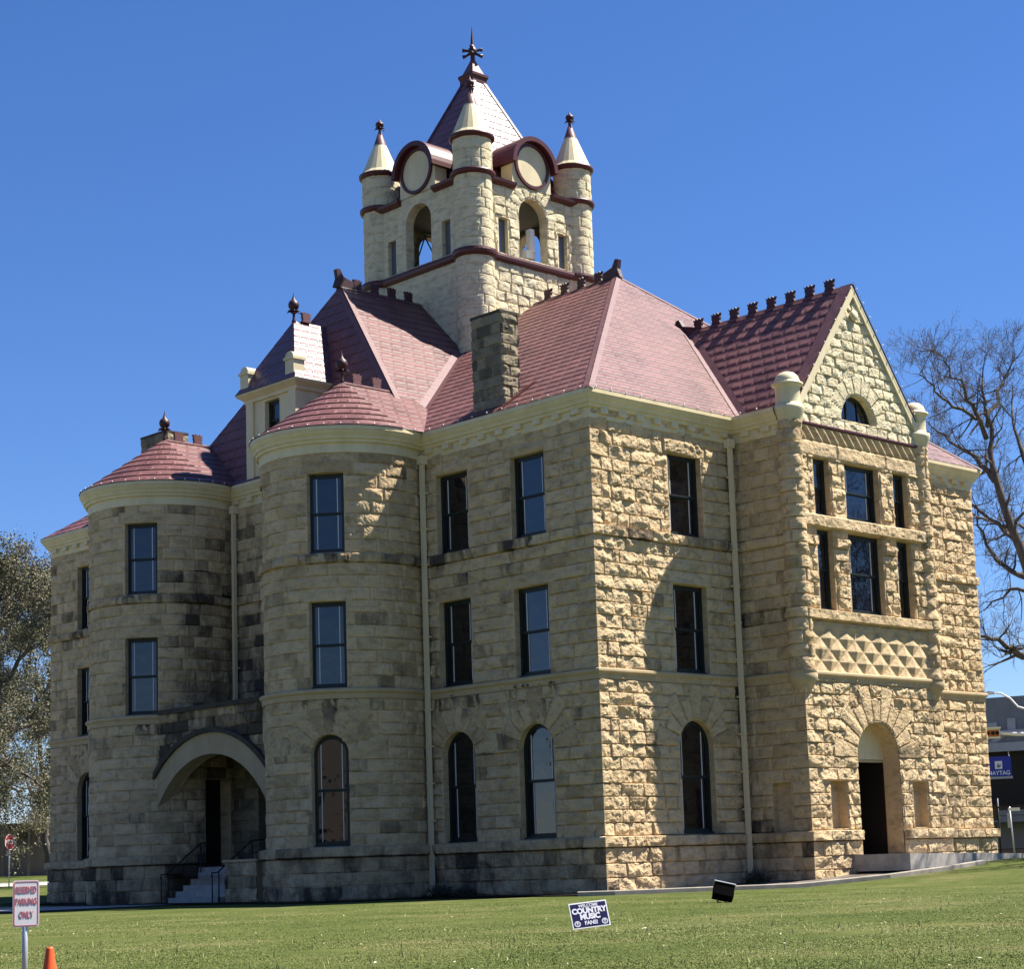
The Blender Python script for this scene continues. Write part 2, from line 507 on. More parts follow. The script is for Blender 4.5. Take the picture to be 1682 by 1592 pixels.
    rdg = .30-np.abs(vnoise(ur*3.6+3, vr_*4.2+9, seed+3, 3)-.5)*3.0
    nz2 = vnoise(U*2.3+5, V*2.9, seed+5, 2)-.5
    nz = np.where(VS, nz*.5, nz)
    h = amp*(face+.34*nz+.42*rdg*(1-.7*VS)*(.4+.6*rnd)+.26*(vnoise(U*17, V*21, seed+9, 2)-.5))
    h = np.maximum(h, .014)*np.clip(e/.030, 0, 1)**.45
    h = np.where((ev < .010) | (eu < np.where(VS, .014, cell*.47)), -.006, h)
    e = np.minimum(e, np.where(eu < cell*.47, 0, 1))
    off = np.zeros_like(h)
    for a, b, o_ in bands: off = np.where((V > a+1e-6) & (V < b-1e-6), o_, off)
    h = h+off
    tintr = rng.uniform(tone[0], tone[1], len(ids)); dk = rng.uniform(0, 1, len(ids)) < dark
    tr = np.where(dk, tintr*.25, tintr)[inv]
    tr = np.where(e < .012, .75, tr)
    ts = np.zeros_like(tr)
    bs = rng.uniform(-.12, .12, len(ids)); bs = bs+np.where(rng.uniform(0, 1, len(ids)) < dark*1.5, .22, 0)
    ts = bs[inv]+(stain(U, V) if stain else 0)
    if override is not None: h, tr = override(U, V, h, tr)
    # openings
    keep = np.ones((U.shape[0]-1, U.shape[1]-1), bool)
    Uc = (U[:-1, :-1]+U[1:, 1:]+U[:-1, 1:]+U[1:, :-1])/4; Vc = (V[:-1, :-1]+V[1:, 1:]+V[:-1, 1:]+V[1:, :-1])/4
    for o in openings:
        vs = o.get('vs', o['v1'])
        ins = (Uc > o['u0']) & (Uc < o['u1']) & (Vc > o['v0']) & (Vc < vs)
        m_ = (U > o['u0']-.055) & (U < o['u1']+.055) & (V > o['v0']-.012) & (V < vs+(.02 if 'R' not in o else 0))
        if 'R' in o:
            ins |= (Vc >= vs) & (Uc > o['u0']) & (Uc < o['u1']) & (np.hypot(Uc-o['uc'], Vc-o['vc']) < o['R']-.002)
            m_ |= (V >= vs) & (np.hypot(U-o['uc'], V-o['vc']) < o['R']+.05) & (U > o['u0']-.06) & (U < o['u1']+.06)
        keep &= ~ins
        h = np.where(m_, np.where(o.get('rough', False), np.minimum(h, .05), .02), h)
    if corner0 or corner1:
        hc = .08*(.45+.55*vnoise(np.zeros_like(V)+.5, V*3.1, 77, 3))
        hc = np.where(np.minimum(V-COURSES[np.clip(np.searchsorted(COURSES, V, side='right')-1, 0, len(COURSES)-2)],
                                 COURSES[np.clip(np.searchsorted(COURSES, V, side='right'), 1, len(COURSES)-1)]-V) < .02, .0, hc)+off
        if corner0:
            t = np.clip(1-(U-u0)/.09, 0, 1); h = h*(1-t)+hc*t
        if corner1:
            t = np.clip(1-(u1-U)/.09, 0, 1); h = h*(1-t)+hc*t
    X = mapf(U, V, h)
    if corner0:
        U = U-h*np.clip(1-(U-u0)/.12, 0, 1)
    if corner1:
        U = U+h*np.clip(1-(u1-U)/.12, 0, 1)
    X = mapf(U, V, h)
    n0, n1 = U.shape
    idx = np.arange(n0*n1).reshape(n0, n1)
    F = np.stack((idx[:-1, :-1], idx[:-1, 1:], idx[1:, 1:], idx[1:, :-1]), -1)[keep]
    VV = np.stack(X, -1).reshape(-1, 3); T = np.stack((tr, ts, ts*0), -1).reshape(-1, 3)
    allV, allF, allT = [VV], [F], [T]
    n = len(VV)
    for o in openings:
        loop = opening_loop(o)
        lu = np.array([p[0] for p in loop]); lv = np.array([p[1] for p in loop])
        A = np.stack(mapf(lu, lv, np.full(len(lu), .022)), -1)
        Bk = np.stack(mapf(lu, lv, np.full(len(lu), -o.get('depth', .34))), -1)
        k = len(loop); i = np.arange(k); j = (i+1) % k
        allV += [A, Bk]; allF.append(np.stack((n+i, n+j, n+k+j, n+k+i), -1))
        allT.append(np.tile(np.array([[.6, .0, 0]]), (2*k, 1)))
        n += 2*k
        if o.get('back', False):
            allF.append(np.array([[n-4, n-3, n-2, n-1]]))
    me = np_mesh(name, np.concatenate(allV), np.concatenate(allF), np.concatenate(allT))
    return link(name, me, parent, material, **(props or {}))

def opening_loop(o):
    L = [(o['u0'], o['v0']), (o['u1'], o['v0'])]
    if 'R' not in o: return L+[(o['u1'], o['v1']), (o['u0'], o['v1'])]
    a0 = math.atan2(o['vs']-o['vc'], o['u1']-o['uc']); a1 = math.atan2(o['vs']-o['vc'], o['u0']-o['uc'])
    return L+[(o['uc']+o['R']*math.cos(a0+(a1-a0)*i/20), o['vc']+o['R']*math.sin(a0+(a1-a0)*i/20)) for i in range(21)]

def op_rect(u0, u1, v0, v1, **k): return dict(u0=u0, u1=u1, v0=v0, v1=v1, **k)
def op_arch(u0, u1, v0, v1, **k):
    r = (u1-u0)/2
    return dict(u0=u0, u1=u1, v0=v0, v1=v1, vs=v1-r, uc=(u0+u1)/2, vc=v1-r, R=r, **k)

# ------------------------------------------------------------------ the courthouse: setting out
WR, WL = 19.81, 30.34
MX, MY = 9.906, 15.169
TX, TR, TA = -1.21, 2.664, 5.203
GX0, GX1, GY = 6.46, 13.5, -2.35
GC = 9.975
ch = empty('courthouse', (0, 0, 0), label='old tan stone courthouse with red tile roofs and a cream clock tower on the lawn', category='courthouse')
aj = math.acos(-TX/TR)                          # turret meets the wall plane at +-aj
TY = [MY-TA, MY+TA]
YJ = TY[0]-TR*math.sin(aj)

# windows, one mesh set per size ---------------------------------------------------
WCACHE = {}
def outline(w_, h_, arch, z0=0.0, n=16):
    if not arch: return [(-w_/2, 0, z0), (w_/2, 0, z0), (w_/2, 0, z0+h_), (-w_/2, 0, z0+h_)]
    r = w_/2; zs = z0+h_-r
    return [(-r, 0, z0), (r, 0, z0)]+[(r*math.cos(math.pi*i/n), 0, zs+r*math.sin(math.pi*i/n)) for i in range(n+1)]
def sh(P, y): return [(p[0], p[1]+y, p[2]) for p in P]
def make_window(w_, h_, arch, bars=2):
    key = (round(w_, 3), round(h_, 3), arch, bars)
    if key in WCACHE: return WCACHE[key]
    t = .085
    f = MB()
    f.ring(sh(outline(w_, h_, arch), -.31), sh(outline(w_-2*t, h_-2*t, arch, t), -.31), (0, .13, 0), 0)
    f.box((-w_/2+.01, -.19, .0), (w_/2-.01, -.10, .055), 0)
    iw, ih = w_-2*t, h_-2*t
    mid = t+ih*.5
    out = []
    s = MB(); st = .05
    # lower sash (set back), upper sash (proud)
    O = [(-iw/2, 0, t), (iw/2, 0, t), (iw/2, 0, mid), (-iw/2, 0, mid)]
    I = [(-iw/2+st, 0, t+.075), (iw/2-st, 0, t+.075), (iw/2-st, 0, mid-st*.8), (-iw/2+st, 0, mid-st*.8)]
    s.ring(sh(O, -.285), sh(I, -.285), (0, .04, 0), 0)
    pl = MB().prism(sh(I, -.278), (0, .012, 0), 0)
    s2 = MB()
    uh = t+ih-mid
    O2 = [(x, y, z) for x, y, z in outline(iw, uh, arch, mid)]
    I2 = [(x, y, z) for x, y, z in outline(iw-2*st, uh-2*st, arch, mid+st)]
    s2.ring(sh(O2, -.245), sh(I2, -.245), (0, .045, 0), 0)
    pu = MB().prism(sh(I2, -.238), (0, .012, 0), 0)
    xs = {0: [], 2: [-iw*.33, iw*.33], 1: [0]}[bars]
    for x in xs:
        s.box((x-.014, -.266, t+.08), (x+.014, -.2475, mid-st*.8), 1)
        zt = mid+uh-st if not arch else mid+uh-iw/2+math.sqrt(max((iw/2-st)**2-x*x, 0))
        s2.box((x-.014, -.226, mid+st), (x+.014, -.204, zt), 1)
    me = []
    for nm, b, mats in (('window', f, ['frame']), ('sash', s, ['frame', 'white_bar']), ('sash', s2, ['frame', 'white_bar']), ('pane', pl, ['glass']), ('pane', pu, ['glass'])):
        o = b.build(nm, mats); me.append((nm, o.data)); bpy.data.objects.remove(o)
    WCACHE[key] = me
    return me
def window(O, right, w_, h_, arch=False, bars=2, parent=None, label=None):
    """O = middle of the sill on the wall plane; right = horizontal direction seen from outside"""
    r = Vector((right[0], right[1], 0)).normalized(); n = Vector((r.y, -r.x, 0))
    mtx = Matrix((r, n, (0, 0, 1))).transposed().to_4x4(); mtx.translation = O
    me = make_window(w_, h_, arch, bars)
    root = link('window', me[0][1], parent or ch)
    root.matrix_local = mtx
    if label: root['label'] = label
    for nm, d in me[1:]: link(nm, d, root)
    return root
RIGHT_R, RIGHT_L = (1, 0), (0, -1)

Z3, T3, Z2, T2, Z1, A1 = 10.65, 13.17, 6.45, 9.13, 1.64, 5.03
WV = [(Z3, T3, False), (Z2, T2, False), (Z1, A1, True)]
def wall_ops(spans):
    ops, vs = [], []
    for a, b in spans:
        for z0, z1, ar in WV:
            ops.append(op_arch(a, b, z0, z1) if ar else op_rect(a, b, z0, z1))
        vs.append(dict(uc=(a+b)/2, vc=A1-(b-a)/2, r0=(b-a)/2, r1=1.82, n=9, jag=.35, vmax=6.12))
    return ops, vs

def streaks(spans=(), spout=(), low=.26):
    """weathering: below sills, beside downspouts and on the damp plinth, which is darkened further to stand in for shade"""
    def f(U, V):
        s = np.zeros_like(U)
        n = vnoise(U*5, V*.6, 9, 3)
        for a, b in spans:
            for z in (Z3, Z2, 6.2):
                s += np.where((U > a-.3) & (U < b+.3) & (V < z) & (V > z-1.3), .22*np.clip(1-(z-V)/1.3, 0, 1)*(n > .46), 0)
        for x in spout: s += .25*np.exp(-((U-x)/.4)**2)
        s += np.where(V < 1.35, low, 0)+np.where((V > 10.3) & (V < 10.66), .16, 0)+np.where((V > 1.3) & (V < 1.64), .12, 0)  # plinth darkening mixes grime with shade put into the colour
        return s
    return f

# wall beside the corner, sunny side
opsR, vR = wall_ops([(3.34, 4.87)])
masonry('wall', lambda u, v, h: (u, -h, v), (0, GX0), (-.3, 14.2), ch, 11, opsR, cell=.033, amp=.09, corner0=True, vous=vR, stain=streaks((), (6.3,), .10), tone=(.45, 1), dark=.03,
        props=dict(label='sunlit stone wall beside the building corner'))
for z0, z1, ar in WV: window((4.105, 0, z0), RIGHT_R, 1.53, z1-z0, ar)
# shaded wall beside the corner
SPL = [(1.93, 3.40), (5.34, 6.81)]
opsL, vL = wall_ops(SPL)
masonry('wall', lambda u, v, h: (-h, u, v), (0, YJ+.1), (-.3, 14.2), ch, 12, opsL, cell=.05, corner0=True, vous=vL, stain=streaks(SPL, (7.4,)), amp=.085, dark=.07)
for a, b in SPL:
    for z0, z1, ar in WV: window((0, (a+b)/2, z0), RIGHT_L, b-a, z1-z0, ar)
# far left pavilion
SPF = [(WL-3.40, WL-1.93), (WL-6.81, WL-5.34)]
opsF, vF = wall_ops(SPF)
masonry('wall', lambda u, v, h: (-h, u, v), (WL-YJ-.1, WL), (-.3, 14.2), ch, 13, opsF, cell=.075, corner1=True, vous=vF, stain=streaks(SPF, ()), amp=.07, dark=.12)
for a, b in SPF:
    for z0, z1, ar in WV: window((0, (a+b)/2, z0), RIGHT_L, b-a, z1-z0, ar)
# bay between the turrets
masonry('wall', lambda u, v, h: (-h, u, v), (TY[0]+TR*math.sin(aj)-.1, TY[1]-TR*math.sin(aj)+.1), (0.9, 6.43), ch, 16,  # darker stone than outside: porch shade put into the colour
        [op_rect(13.7, 16.5, 1.2, 4.3, small=True, depth=.5)], cell=.07, amp=.06, material='dark_stone', props=dict(label='porch back wall with a doorway, shade put into its dark stone'))
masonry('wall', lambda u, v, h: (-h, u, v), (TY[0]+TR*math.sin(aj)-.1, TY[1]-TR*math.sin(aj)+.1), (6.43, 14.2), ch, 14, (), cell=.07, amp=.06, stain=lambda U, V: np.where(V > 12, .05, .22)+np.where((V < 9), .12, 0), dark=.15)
MB().box((2.8, 13.6, 1.1), (2.86, 16.6, 4.35)).build('door', ['dark'], ch)
b = MB()
b.add([(.48, 13.7, 1.19), (2.8, 13.7, 1.19), (2.8, 16.5, 1.19), (.48, 16.5, 1.19), (.48, 13.7, 4.3), (2.8, 13.7, 4.3), (2.8, 16.5, 4.3), (.48, 16.5, 4.3)], [(0, 1, 2, 3), (4, 7, 6, 5), (0, 4, 5, 1), (3, 2, 6, 7)])  # near-black faces: the recess's shade is in the colour
b.build('entrance_passage', ['dark'], ch, label='passage behind the porch, shade put into its near-black colour')
# right-hand pavilion
SPR = [(14.95, 16.48)]
opsG, vG = wall_ops(SPR)
masonry('wall', lambda u, v, h: (u, -h, v), (GX1, WR), (0, 14.2), ch, 15, opsG, cell=.038, amp=.09, corner1=True, vous=vG, tone=(.45, 1), dark=.03)
for z0, z1, ar in WV: window((15.715, 0, z0), RIGHT_R, 1.53, z1-z0, ar)
# the two sides away from the street corner
b = MB()
b.add([(WR, -.02, -.3), (WR, WL, -.3), (0, WL, -.3), (WR, -.02, 14.2), (WR, WL, 14.2), (0, WL, 14.2)], [(0, 1, 4, 3), (1, 2, 5, 4)])
b.build('wall', ['jamb'], ch)

# round turrets -------------------------------------------------------------------
def turret(cy, seed, door=False):
    a_hi, a_lo = -aj, -(2*math.pi-aj)
    L = (a_hi-a_lo)*TR
    def mp(u, v, h):
        a = a_hi-u/TR
        return (TX+(TR+h)*np.cos(a), cy+(TR+h)*np.sin(a), v)
    ops, vous = [], []
    wins = []
    for ac in (-141.6, -218.4):
        uc = (a_hi-R(ac))*TR
        sp = (uc-.585, uc+.585)
        o_, v_ = wall_ops([sp])
        if door and ac > -180: o_, v_ = o_[:2], []
        ops += o_; vous += v_; wins.append((ac, uc))
    if door:
        uc = (a_hi-R(-84))*TR
        ops.append(op_rect(uc-.75, uc+.45, 1.25, 4.2, small=True, depth=.45))
    if seed == 22: lo = .42
    else: lo = .1
    def st(U, V):
        A = a_hi-U/TR
        s = streaks([(q[1]-.6, q[1]+.6) for q in wins])(U, V)
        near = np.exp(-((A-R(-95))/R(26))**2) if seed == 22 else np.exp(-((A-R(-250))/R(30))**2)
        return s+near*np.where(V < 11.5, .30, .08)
    masonry('turret', mp, (0, L), (-.3, 14.2), ch, seed, ops, cell=.06, amp=.06, vous=vous, blen=(.5, 1.2), stain=st, dark=.10)
    if door:
        P = [(TX+(TR-.40)*math.cos(R(a)), cy+(TR-.40)*math.sin(R(a))) for a in (-110, -98, -84, -70, -60)]
        V = [(x, y, z) for z in (1.2, 4.25) for x, y in P]
        MB().add(V, [(i, i+1, i+6, i+5) for i in range(4)]).build('door', ['dark'], ch, label='dark side door inside the porch')
    for ac, uc in wins:
        a = R(ac); n = Vector((math.cos(a), math.sin(a)))
        rr = TR*math.cos(.585/TR)
        for z0, z1, ar in (WV[:2] if door and ac > -180 else WV): window((TX+rr*n.x, cy+rr*n.y, z0), (-n.y, n.x), 1.17, z1-z0, ar)
turret(TY[0], 21); turret(TY[1], 22, True)

# gabled pavilion on the sunny side ------------------------------------------------
gops = []
for a, b_ in ((7.47, 8.28), (9.07, 10.88), (11.67, 12.48)):
    gops += [op_rect(a, b_, 11.33, 13.14, lintel=False, depth=.42), op_rect(a, b_, 8.36, 10.89, lintel=False, depth=.42)]
gops.append(op_arch(8.87, 11.08, .85, 4.95, depth=.62, rough=True))
for a, b_ in ((7.46, 8.22), (11.74, 12.5)): gops.append(op_rect(a, b_, 1.66, 3.11, small=True, depth=.28, back=True))
def g_over(U, V, h, tr):
    # lattice band, long lintels, rock-faced transoms and the field of diamond points
    s = (V > 13.66) & (V < 14.14)
    p = .42; a = np.mod((U-GX0)/p+(V-13.66)/.48, 1); b2 = np.mod((U-GX0)/p-(V-13.66)/.48, 1)
    lat = np.where(np.mod(np.floor((U-GX0)/p+(V-13.66)/.48)+np.floor((U-GX0)/p-(V-13.66)/.48), 2) == 0, np.sin(math.pi*a), np.sin(math.pi*b2))
    wv = .10*np.clip(np.maximum(np.sin(math.pi*a*1.0)**2*.9, .1), 0, 1)
    edge = np.clip(np.minimum(V-13.66, 14.14-V)/.04, 0, 1)
    h = np.where(s, wv*edge+.01, h); tr = np.where(s, .55, tr)
    s = (V > 13.14) & (V < 13.66)
    e = np.minimum(np.minimum(V-13.14, 13.66-V), np.minimum(np.abs(U-8.7), np.abs(U-11.28)))
    h = np.where(s, np.clip(e/.06, 0, 1)**.6*(.05+.05*vnoise(U*5, V*6, 3, 3)), h)
    s = (V > 10.89) & (V < 11.33)
    e = np.minimum(V-10.89, 11.33-V)
    h = np.where(s, np.clip(e/.05, 0, 1)**.6*(.13+.09*vnoise(U*5, V*5, 4, 4)), h)
    s = (V > 8.04) & (V < 8.36)
    h = np.where(s, .16+.06*vnoise(U*5, V*5, 4, 4), h)
    s = (V > 6.40) & (V < 7.98)
    dx, dy = .88, .72
    f1 = np.abs(np.mod((U-GX0)/dx, 1)-.5)*2; f2 = np.abs(np.mod((V-6.40)/dy, 1)-.5)*2
    d1 = 1-(1-f1)-(1-f2); d2 = 1-f1-f2
    dia = 0.09*np.maximum(np.maximum(1-(f1+f2), (f1+f2)-1), 0)
    h = np.where(s, dia+.015, h); tr = np.where(s, .72, tr)
    return h, tr
masonry('gable_wall', lambda u, v, h: (u, GY-h, v), (GX0, GX1), (-.3, 14.16), ch, 31, gops, cell=.033, corner0=True, corner1=True, amp=.09,
        vous=[dict(uc=9.975, vc=3.84, r0=1.10, r1=2.3, n=11, jag=.45, vmax=6.12)], override=g_over, tone=(.45, 1), dark=.03, blen=(.45, 1.0),
        props=dict(label='stone gable front with arched entrance and a field of diamond points'))
for a, b_ in ((7.47, 8.28), (9.07, 10.88), (11.67, 12.48)):
    for z0, z1 in ((11.33, 13.14), (8.36, 10.89)): window(((a+b_)/2, GY-.0, z0), RIGHT_R, b_-a, z1-z0, False, 2 if b_-a > 1 else 0)
masonry('wall', lambda u, v, h: (GX0-h, -u, v), (0, -GY), (-.3, 14.2), ch, 32, [op_rect(.95, 1.65, 1.62, 3.1, small=True, depth=.2, back=True)], cell=.055, amp=.07,
        corner1=True, stain=lambda U, V: np.where(np.abs(V-8.2) < .25, .35, .0)+np.where(V < 2, .2, 0))
MB().add([(GX1, GY, -.3), (GX1, 0, -.3), (GX1, 0, 14.2), (GX1, GY, 14.2)], [(0, 1, 2, 3)]).build('wall', ['jamb'], ch)
# entrance recess: tympanum, lintel and dark door
b = MB()
b.box((8.87, GY+.58, 3.82), (11.08, GY+.66, 4.95), 0); b.box((8.87, GY+.60, 3.74), (11.08, GY+.75, 3.81), 1)
b.build('tympanum', ['cream', 'jamb'], ch)
b = MB()
b.box((8.8, GY+2.25, .85), (11.15, GY+2.3, 3.9), 0)
for x in (8.86, 9.98, 11.0): b.box((x-.04, GY+2.19, .87), (x+.04, GY+2.25, 3.86), 0)
b.box((8.86, GY+2.19, 2.95), (11.0, GY+2.25, 3.03), 0)
dr = b.build('door', ['dark'], ch)
MB().box((10.85, GY+2.14, 1.8), (10.88, GY+2.19, 2.1), 0).build('handle', ['grey_metal'], dr)
b = MB()
b.add([(8.87, GY+.6, .85), (8.87, GY+2.3, .85), (8.87, GY+2.3, 3.82), (8.87, GY+.6, 3.82), (11.08, GY+.6, .85), (11.08, GY+2.3, .85), (11.08, GY+2.3, 3.82), (11.08, GY+.6, 3.82)],
      [(0, 1, 2, 3), (4, 7, 6, 5), (0, 4, 5, 1), (3, 2, 6, 7)])
b.build('entrance_passage', ['dark'], ch)  # near-black faces paint in the darkness of the entrance
# engaged corner shafts
def shaft(cx, cy, seed, a0, a1):
    rr = .34
    def mp(u, v, h):
        a = a0+u/rr
        return (cx+(rr+h)*np.cos(a), cy+(rr+h)*np.sin(a), v)
    masonry('corner_shaft', mp, (0, (a1-a0)*rr), (6.42, 14.18), ch, seed, cell=.05, amp=.075, blen=(.5, .9), bands=[(8.04, 8.36, .05)], courses=np.concatenate((COURSES[:17], [6.43]+split(6.43, 8.04, 4)+[8.36]+split(8.36, 14.3, 15))), tone=(.4, 1))
    b = MB()
    b.lathe([(.02, 5.55), (.16, 5.65), (.24, 5.85), (.34, 6.02), (.44, 6.14), (.46, 6.30), (.40, 6.40), (.46, 6.44), (.30, 6.47)], (cx, cy, 0), 20, 0)
    b.build('corbel', ['jamb'], ch)
    b = MB()
    b.lathe([(.36, 14.12), (.38, 14.2), (.42, 14.3), (.46, 14.42), (.50, 14.52), (.50, 14.64), (.40, 14.67), (.385, 14.75), (.385, 15.2), (.42, 15.26), (.49, 15.30), (.49, 15.36),
             (.40, 15.38), (.395, 15.45), (.35, 15.58), (.24, 15.69), (.10, 15.74), (.0, 15.75)], (cx, cy, 0), 28, 0)
    b.build('pinnacle', ['cream_light'], ch)
PX0, PX1, PY = 6.62, 13.36, -2.19
shaft(PX0, PY, 41, R(80), R(360)); shaft(PX1, PY, 42, R(-190), R(100))
# gable triangle, painted cream
GS = 1.33
zap = 19.15
def hw(v): return np.maximum((zap-v)/GS-.12, .03)
ccs = np.array([14.16]+split(14.16, 19.6, 16))
masonry('gable_wall', lambda u, v, h: (u, GY-h, v), (GC-3.4, GC+3.4), (14.16, 19.0), ch, 33, [op_arch(GC-.89, GC+.89, 14.56, 15.45, depth=.3)], cell=.045, amp=.068, rnd=.45, tone=(.6, .9), courses=ccs, bands=(),
        blen=(.55, .62), ufun=lambda S, V: GC+S*hw(V), material='painted_stone', vous=[dict(uc=GC, vc=14.56, r0=.89, r1=1.5, n=9, jag=.0)],
        props=dict(label='cream painted gable triangle with half-round window'))
b = MB(); hr = [(.89*math.cos(math.pi*i/20), 0, .89*math.sin(math.pi*i/20)) for i in range(21)]
hi = [(.80*math.cos(math.pi*i/20), 0, .055+.75*math.sin(math.pi*i/20)) for i in range(21)]
b.ring([(GC+p[0], GY+.2, 14.56+p[2]) for p in hr], [(GC+p[0], GY+.2, 14.56+p[2]) for p in hi], (0, .08, 0))
for x in (-.3, .3): b.box((GC+x-.02, GY+.2, 14.6), (GC+x+.02, GY+.26, 14.56+math.sqrt(.8**2-x*x)))
hwn = b.build('window', ['frame'], ch, label='half-round gable window')
MB().prism([(GC+p[0], GY+.24, 14.56+p[2]) for p in hi], (0, .02, 0)).build('pane', ['glass'], hwn)
MB().box((GX0-.05, GY-.12, 14.14), (GX1+.05, GY+.05, 14.20)).build('string_course', ['maroon'], ch)
b = MB()                                                         # coping along the rakes
for s_ in (-1, 1):
    P = [(GC+s_*3.44, GY-.11, 14.52), (GC+s_*3.16, GY-.11, 14.52), (GC, GY-.11, 18.74), (GC, GY-.11, 19.10)]
    b.prism(P, (0, .16, 0))
b.build('coping', ['cream_light'], ch)
MB().lathe([(.0, 0), (.16, .0), (.18, .05), (.16, .1), (0, .1)], (0, 0, 0), 16).build('medallion', ['cream_light'], ch).matrix_local = Matrix.Translation((GC, GY-.05, 18.1)) @ Matrix.Rotation(math.pi/2, 4, 'X')

# porch between the turrets ----------------------------------------------------------
PXF = -2.85
PR0, PR1, PZC = 3.75, 4.45, 1.15
def porch():
    yl, yr = TY[0]+2.05, TY[1]-2.05
    ops = [dict(u0=MY-3.08, u1=MY+3.08, v0=1.0, v1=PZC+PR0, vs=PZC+math.sqrt(PR0**2-3.08**2), uc=MY, vc=PZC, R=PR0, depth=.5, small=True)]
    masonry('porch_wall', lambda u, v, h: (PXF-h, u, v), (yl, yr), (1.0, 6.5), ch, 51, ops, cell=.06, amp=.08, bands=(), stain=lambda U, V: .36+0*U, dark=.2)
    b = MB()                                                    # dressed arch ring with a dark hood mould
    n = 28; a0 = math.asin(3.15/PR0*.985); 
    def arc(r, a): return (PXF-.1, MY+r*math.sin(a), PZC+r*math.cos(a))
    A = [(-a0+2*a0*i/n) for i in range(n+1)]
    for i in range(n):
        p = [arc(PR0-.01, A[i]), arc(PR0-.01, A[i+1]), arc(PR1, A[i+1]*.9), arc(PR1, A[i]*.9)]
        b.prism(p, (.45, 0, 0), 0)
        q = [arc(PR1, A[i]*.9), arc(PR1, A[i+1]*.9), arc(PR1+.16, A[i+1]*.9), arc(PR1+.16, A[i]*.9)]
        b.prism([(x-.1, y, z) for x, y, z in q], (.5, 0, 0), 1)
    b.build('porch_arch', ['old_jamb', 'dark_stone'], ch)
    b = MB().box((PXF+.02, yl, 6.38), (.1, yr, 6.5)).box((PXF-.12, yl-.2, 6.40), (PXF+.3, yr+.2, 6.56))
    b.build('porch_roof', ['dark_stone'], ch)
    b = MB().box((-1.72, yl-1, -.2), (.2, yr+1, 1.18)).box((PXF+.1, yl-1, -.2), (-1.73, 14.3, 1.17))
    b.build('porch_floor', ['concrete'], ch)
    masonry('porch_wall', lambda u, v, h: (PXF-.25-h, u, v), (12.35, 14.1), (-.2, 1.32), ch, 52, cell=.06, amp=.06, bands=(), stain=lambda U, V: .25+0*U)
    MB().box((PXF-.24, 12.35, -.2), (PXF+.25, 14.1, 1.32)).box((PXF-.32, 12.3, 1.30), (PXF+.3, 14.16, 1.38)).build('porch_wall', ['jamb'], ch)
    b = MB()
    for i in range(5): b.box((-3.25+.3*i, 14.35, -.2), (-2.952+.3*i, 17.2, .2*(i+1)))
    b.box((-1.752, 14.35, -.2), (-1.725, 17.2, 1.16))
    b.build('steps', ['concrete'], ch)
porch()

# string courses, cornice --------------------------------------------------------------
def arcpts(cy, n=36):
    a_hi, a_lo = -aj, -(2*math.pi-aj)
    return [(TX+TR*math.cos(a_hi+(a_lo-a_hi)*i/n), cy+TR*math.sin(a_hi+(a_lo-a_hi)*i/n)) for i in range(n+1)]
P_R = [(GX0, -2.0), (GX0, 0), (0, 0)]
PATH = P_R+arcpts(TY[0])+arcpts(TY[1])+[(0, WL), (WR, WL), (WR, 0), (GX1, 0), (GX1, -2.0)]
CORN = [(-.05, 13.78), (.07, 13.80), (.07, 14.10), (.15, 14.11), (.17, 14.20), (.22, 14.22), (.24, 14.30), (.30, 14.38), (.335, 14.46), (.36, 14.48), (.36, 14.60), (.30, 14.615), (-.3, 14.63)]
MB().sweep(CORN, PATH).build('cornice', ['cream'], ch, label='cream moulded eaves cornice')
STR = [(-.05, 6.10), (.06, 6.12), (.08, 6.27), (.12, 6.30), (.15, 6.34), (.15, 6.40), (.11, 6.43), (-.05, 6.45)]
b = MB()
b.sweep(STR, [(GX0, GY), (GX0, 0), (0, 0)]+arcpts(TY[0])[:24]); b.sweep(STR, arcpts(TY[1])[3:]+[(0, WL), (WR, WL), (WR, 0), (GX1, 0)])
b.sweep(STR, [(GX1-.1, GY), (GX0, GY)])
b.build('string_course', ['jamb'], ch)
# brackets under the cornice, one part each
_o = MB().box((-.15, .06, 13.95), (.15, .18, 14.108)).build('bracket', ['cream']); BRK = _o.data; bpy.data.objects.remove(_o)
def modil(p0, p1, nrm, n):
    for i in range(n):
        t = (i+.5)/n; x = p0[0]+(p1[0]-p0[0])*t; y = p0[1]+(p1[1]-p0[1])*t
        d = Vector((p1[0]-p0[0], p1[1]-p0[1])).normalized(); nn = Vector(nrm)
        o = link('bracket', BRK, ch); o.matrix_local = Matrix(((d.x, nn.x, 0, x), (d.y, nn.y, 0, y), (0, 0, 1, 0), (0, 0, 0, 1)))
modil((.1, 0), (6.3, 0), (0, -1), 8); modil((0, .0), (0, YJ-.2), (-1, 0), 9); modil((GX0, -.25), (GX0, -1.9), (-1, 0), 2)
modil((17.0, 0), (WR, 0), (0, -1), 4); modil((0, 27.2), (0, WL), (-1, 0), 4); modil((0, 16.2), (0, 17.9), (-1, 0), 2)

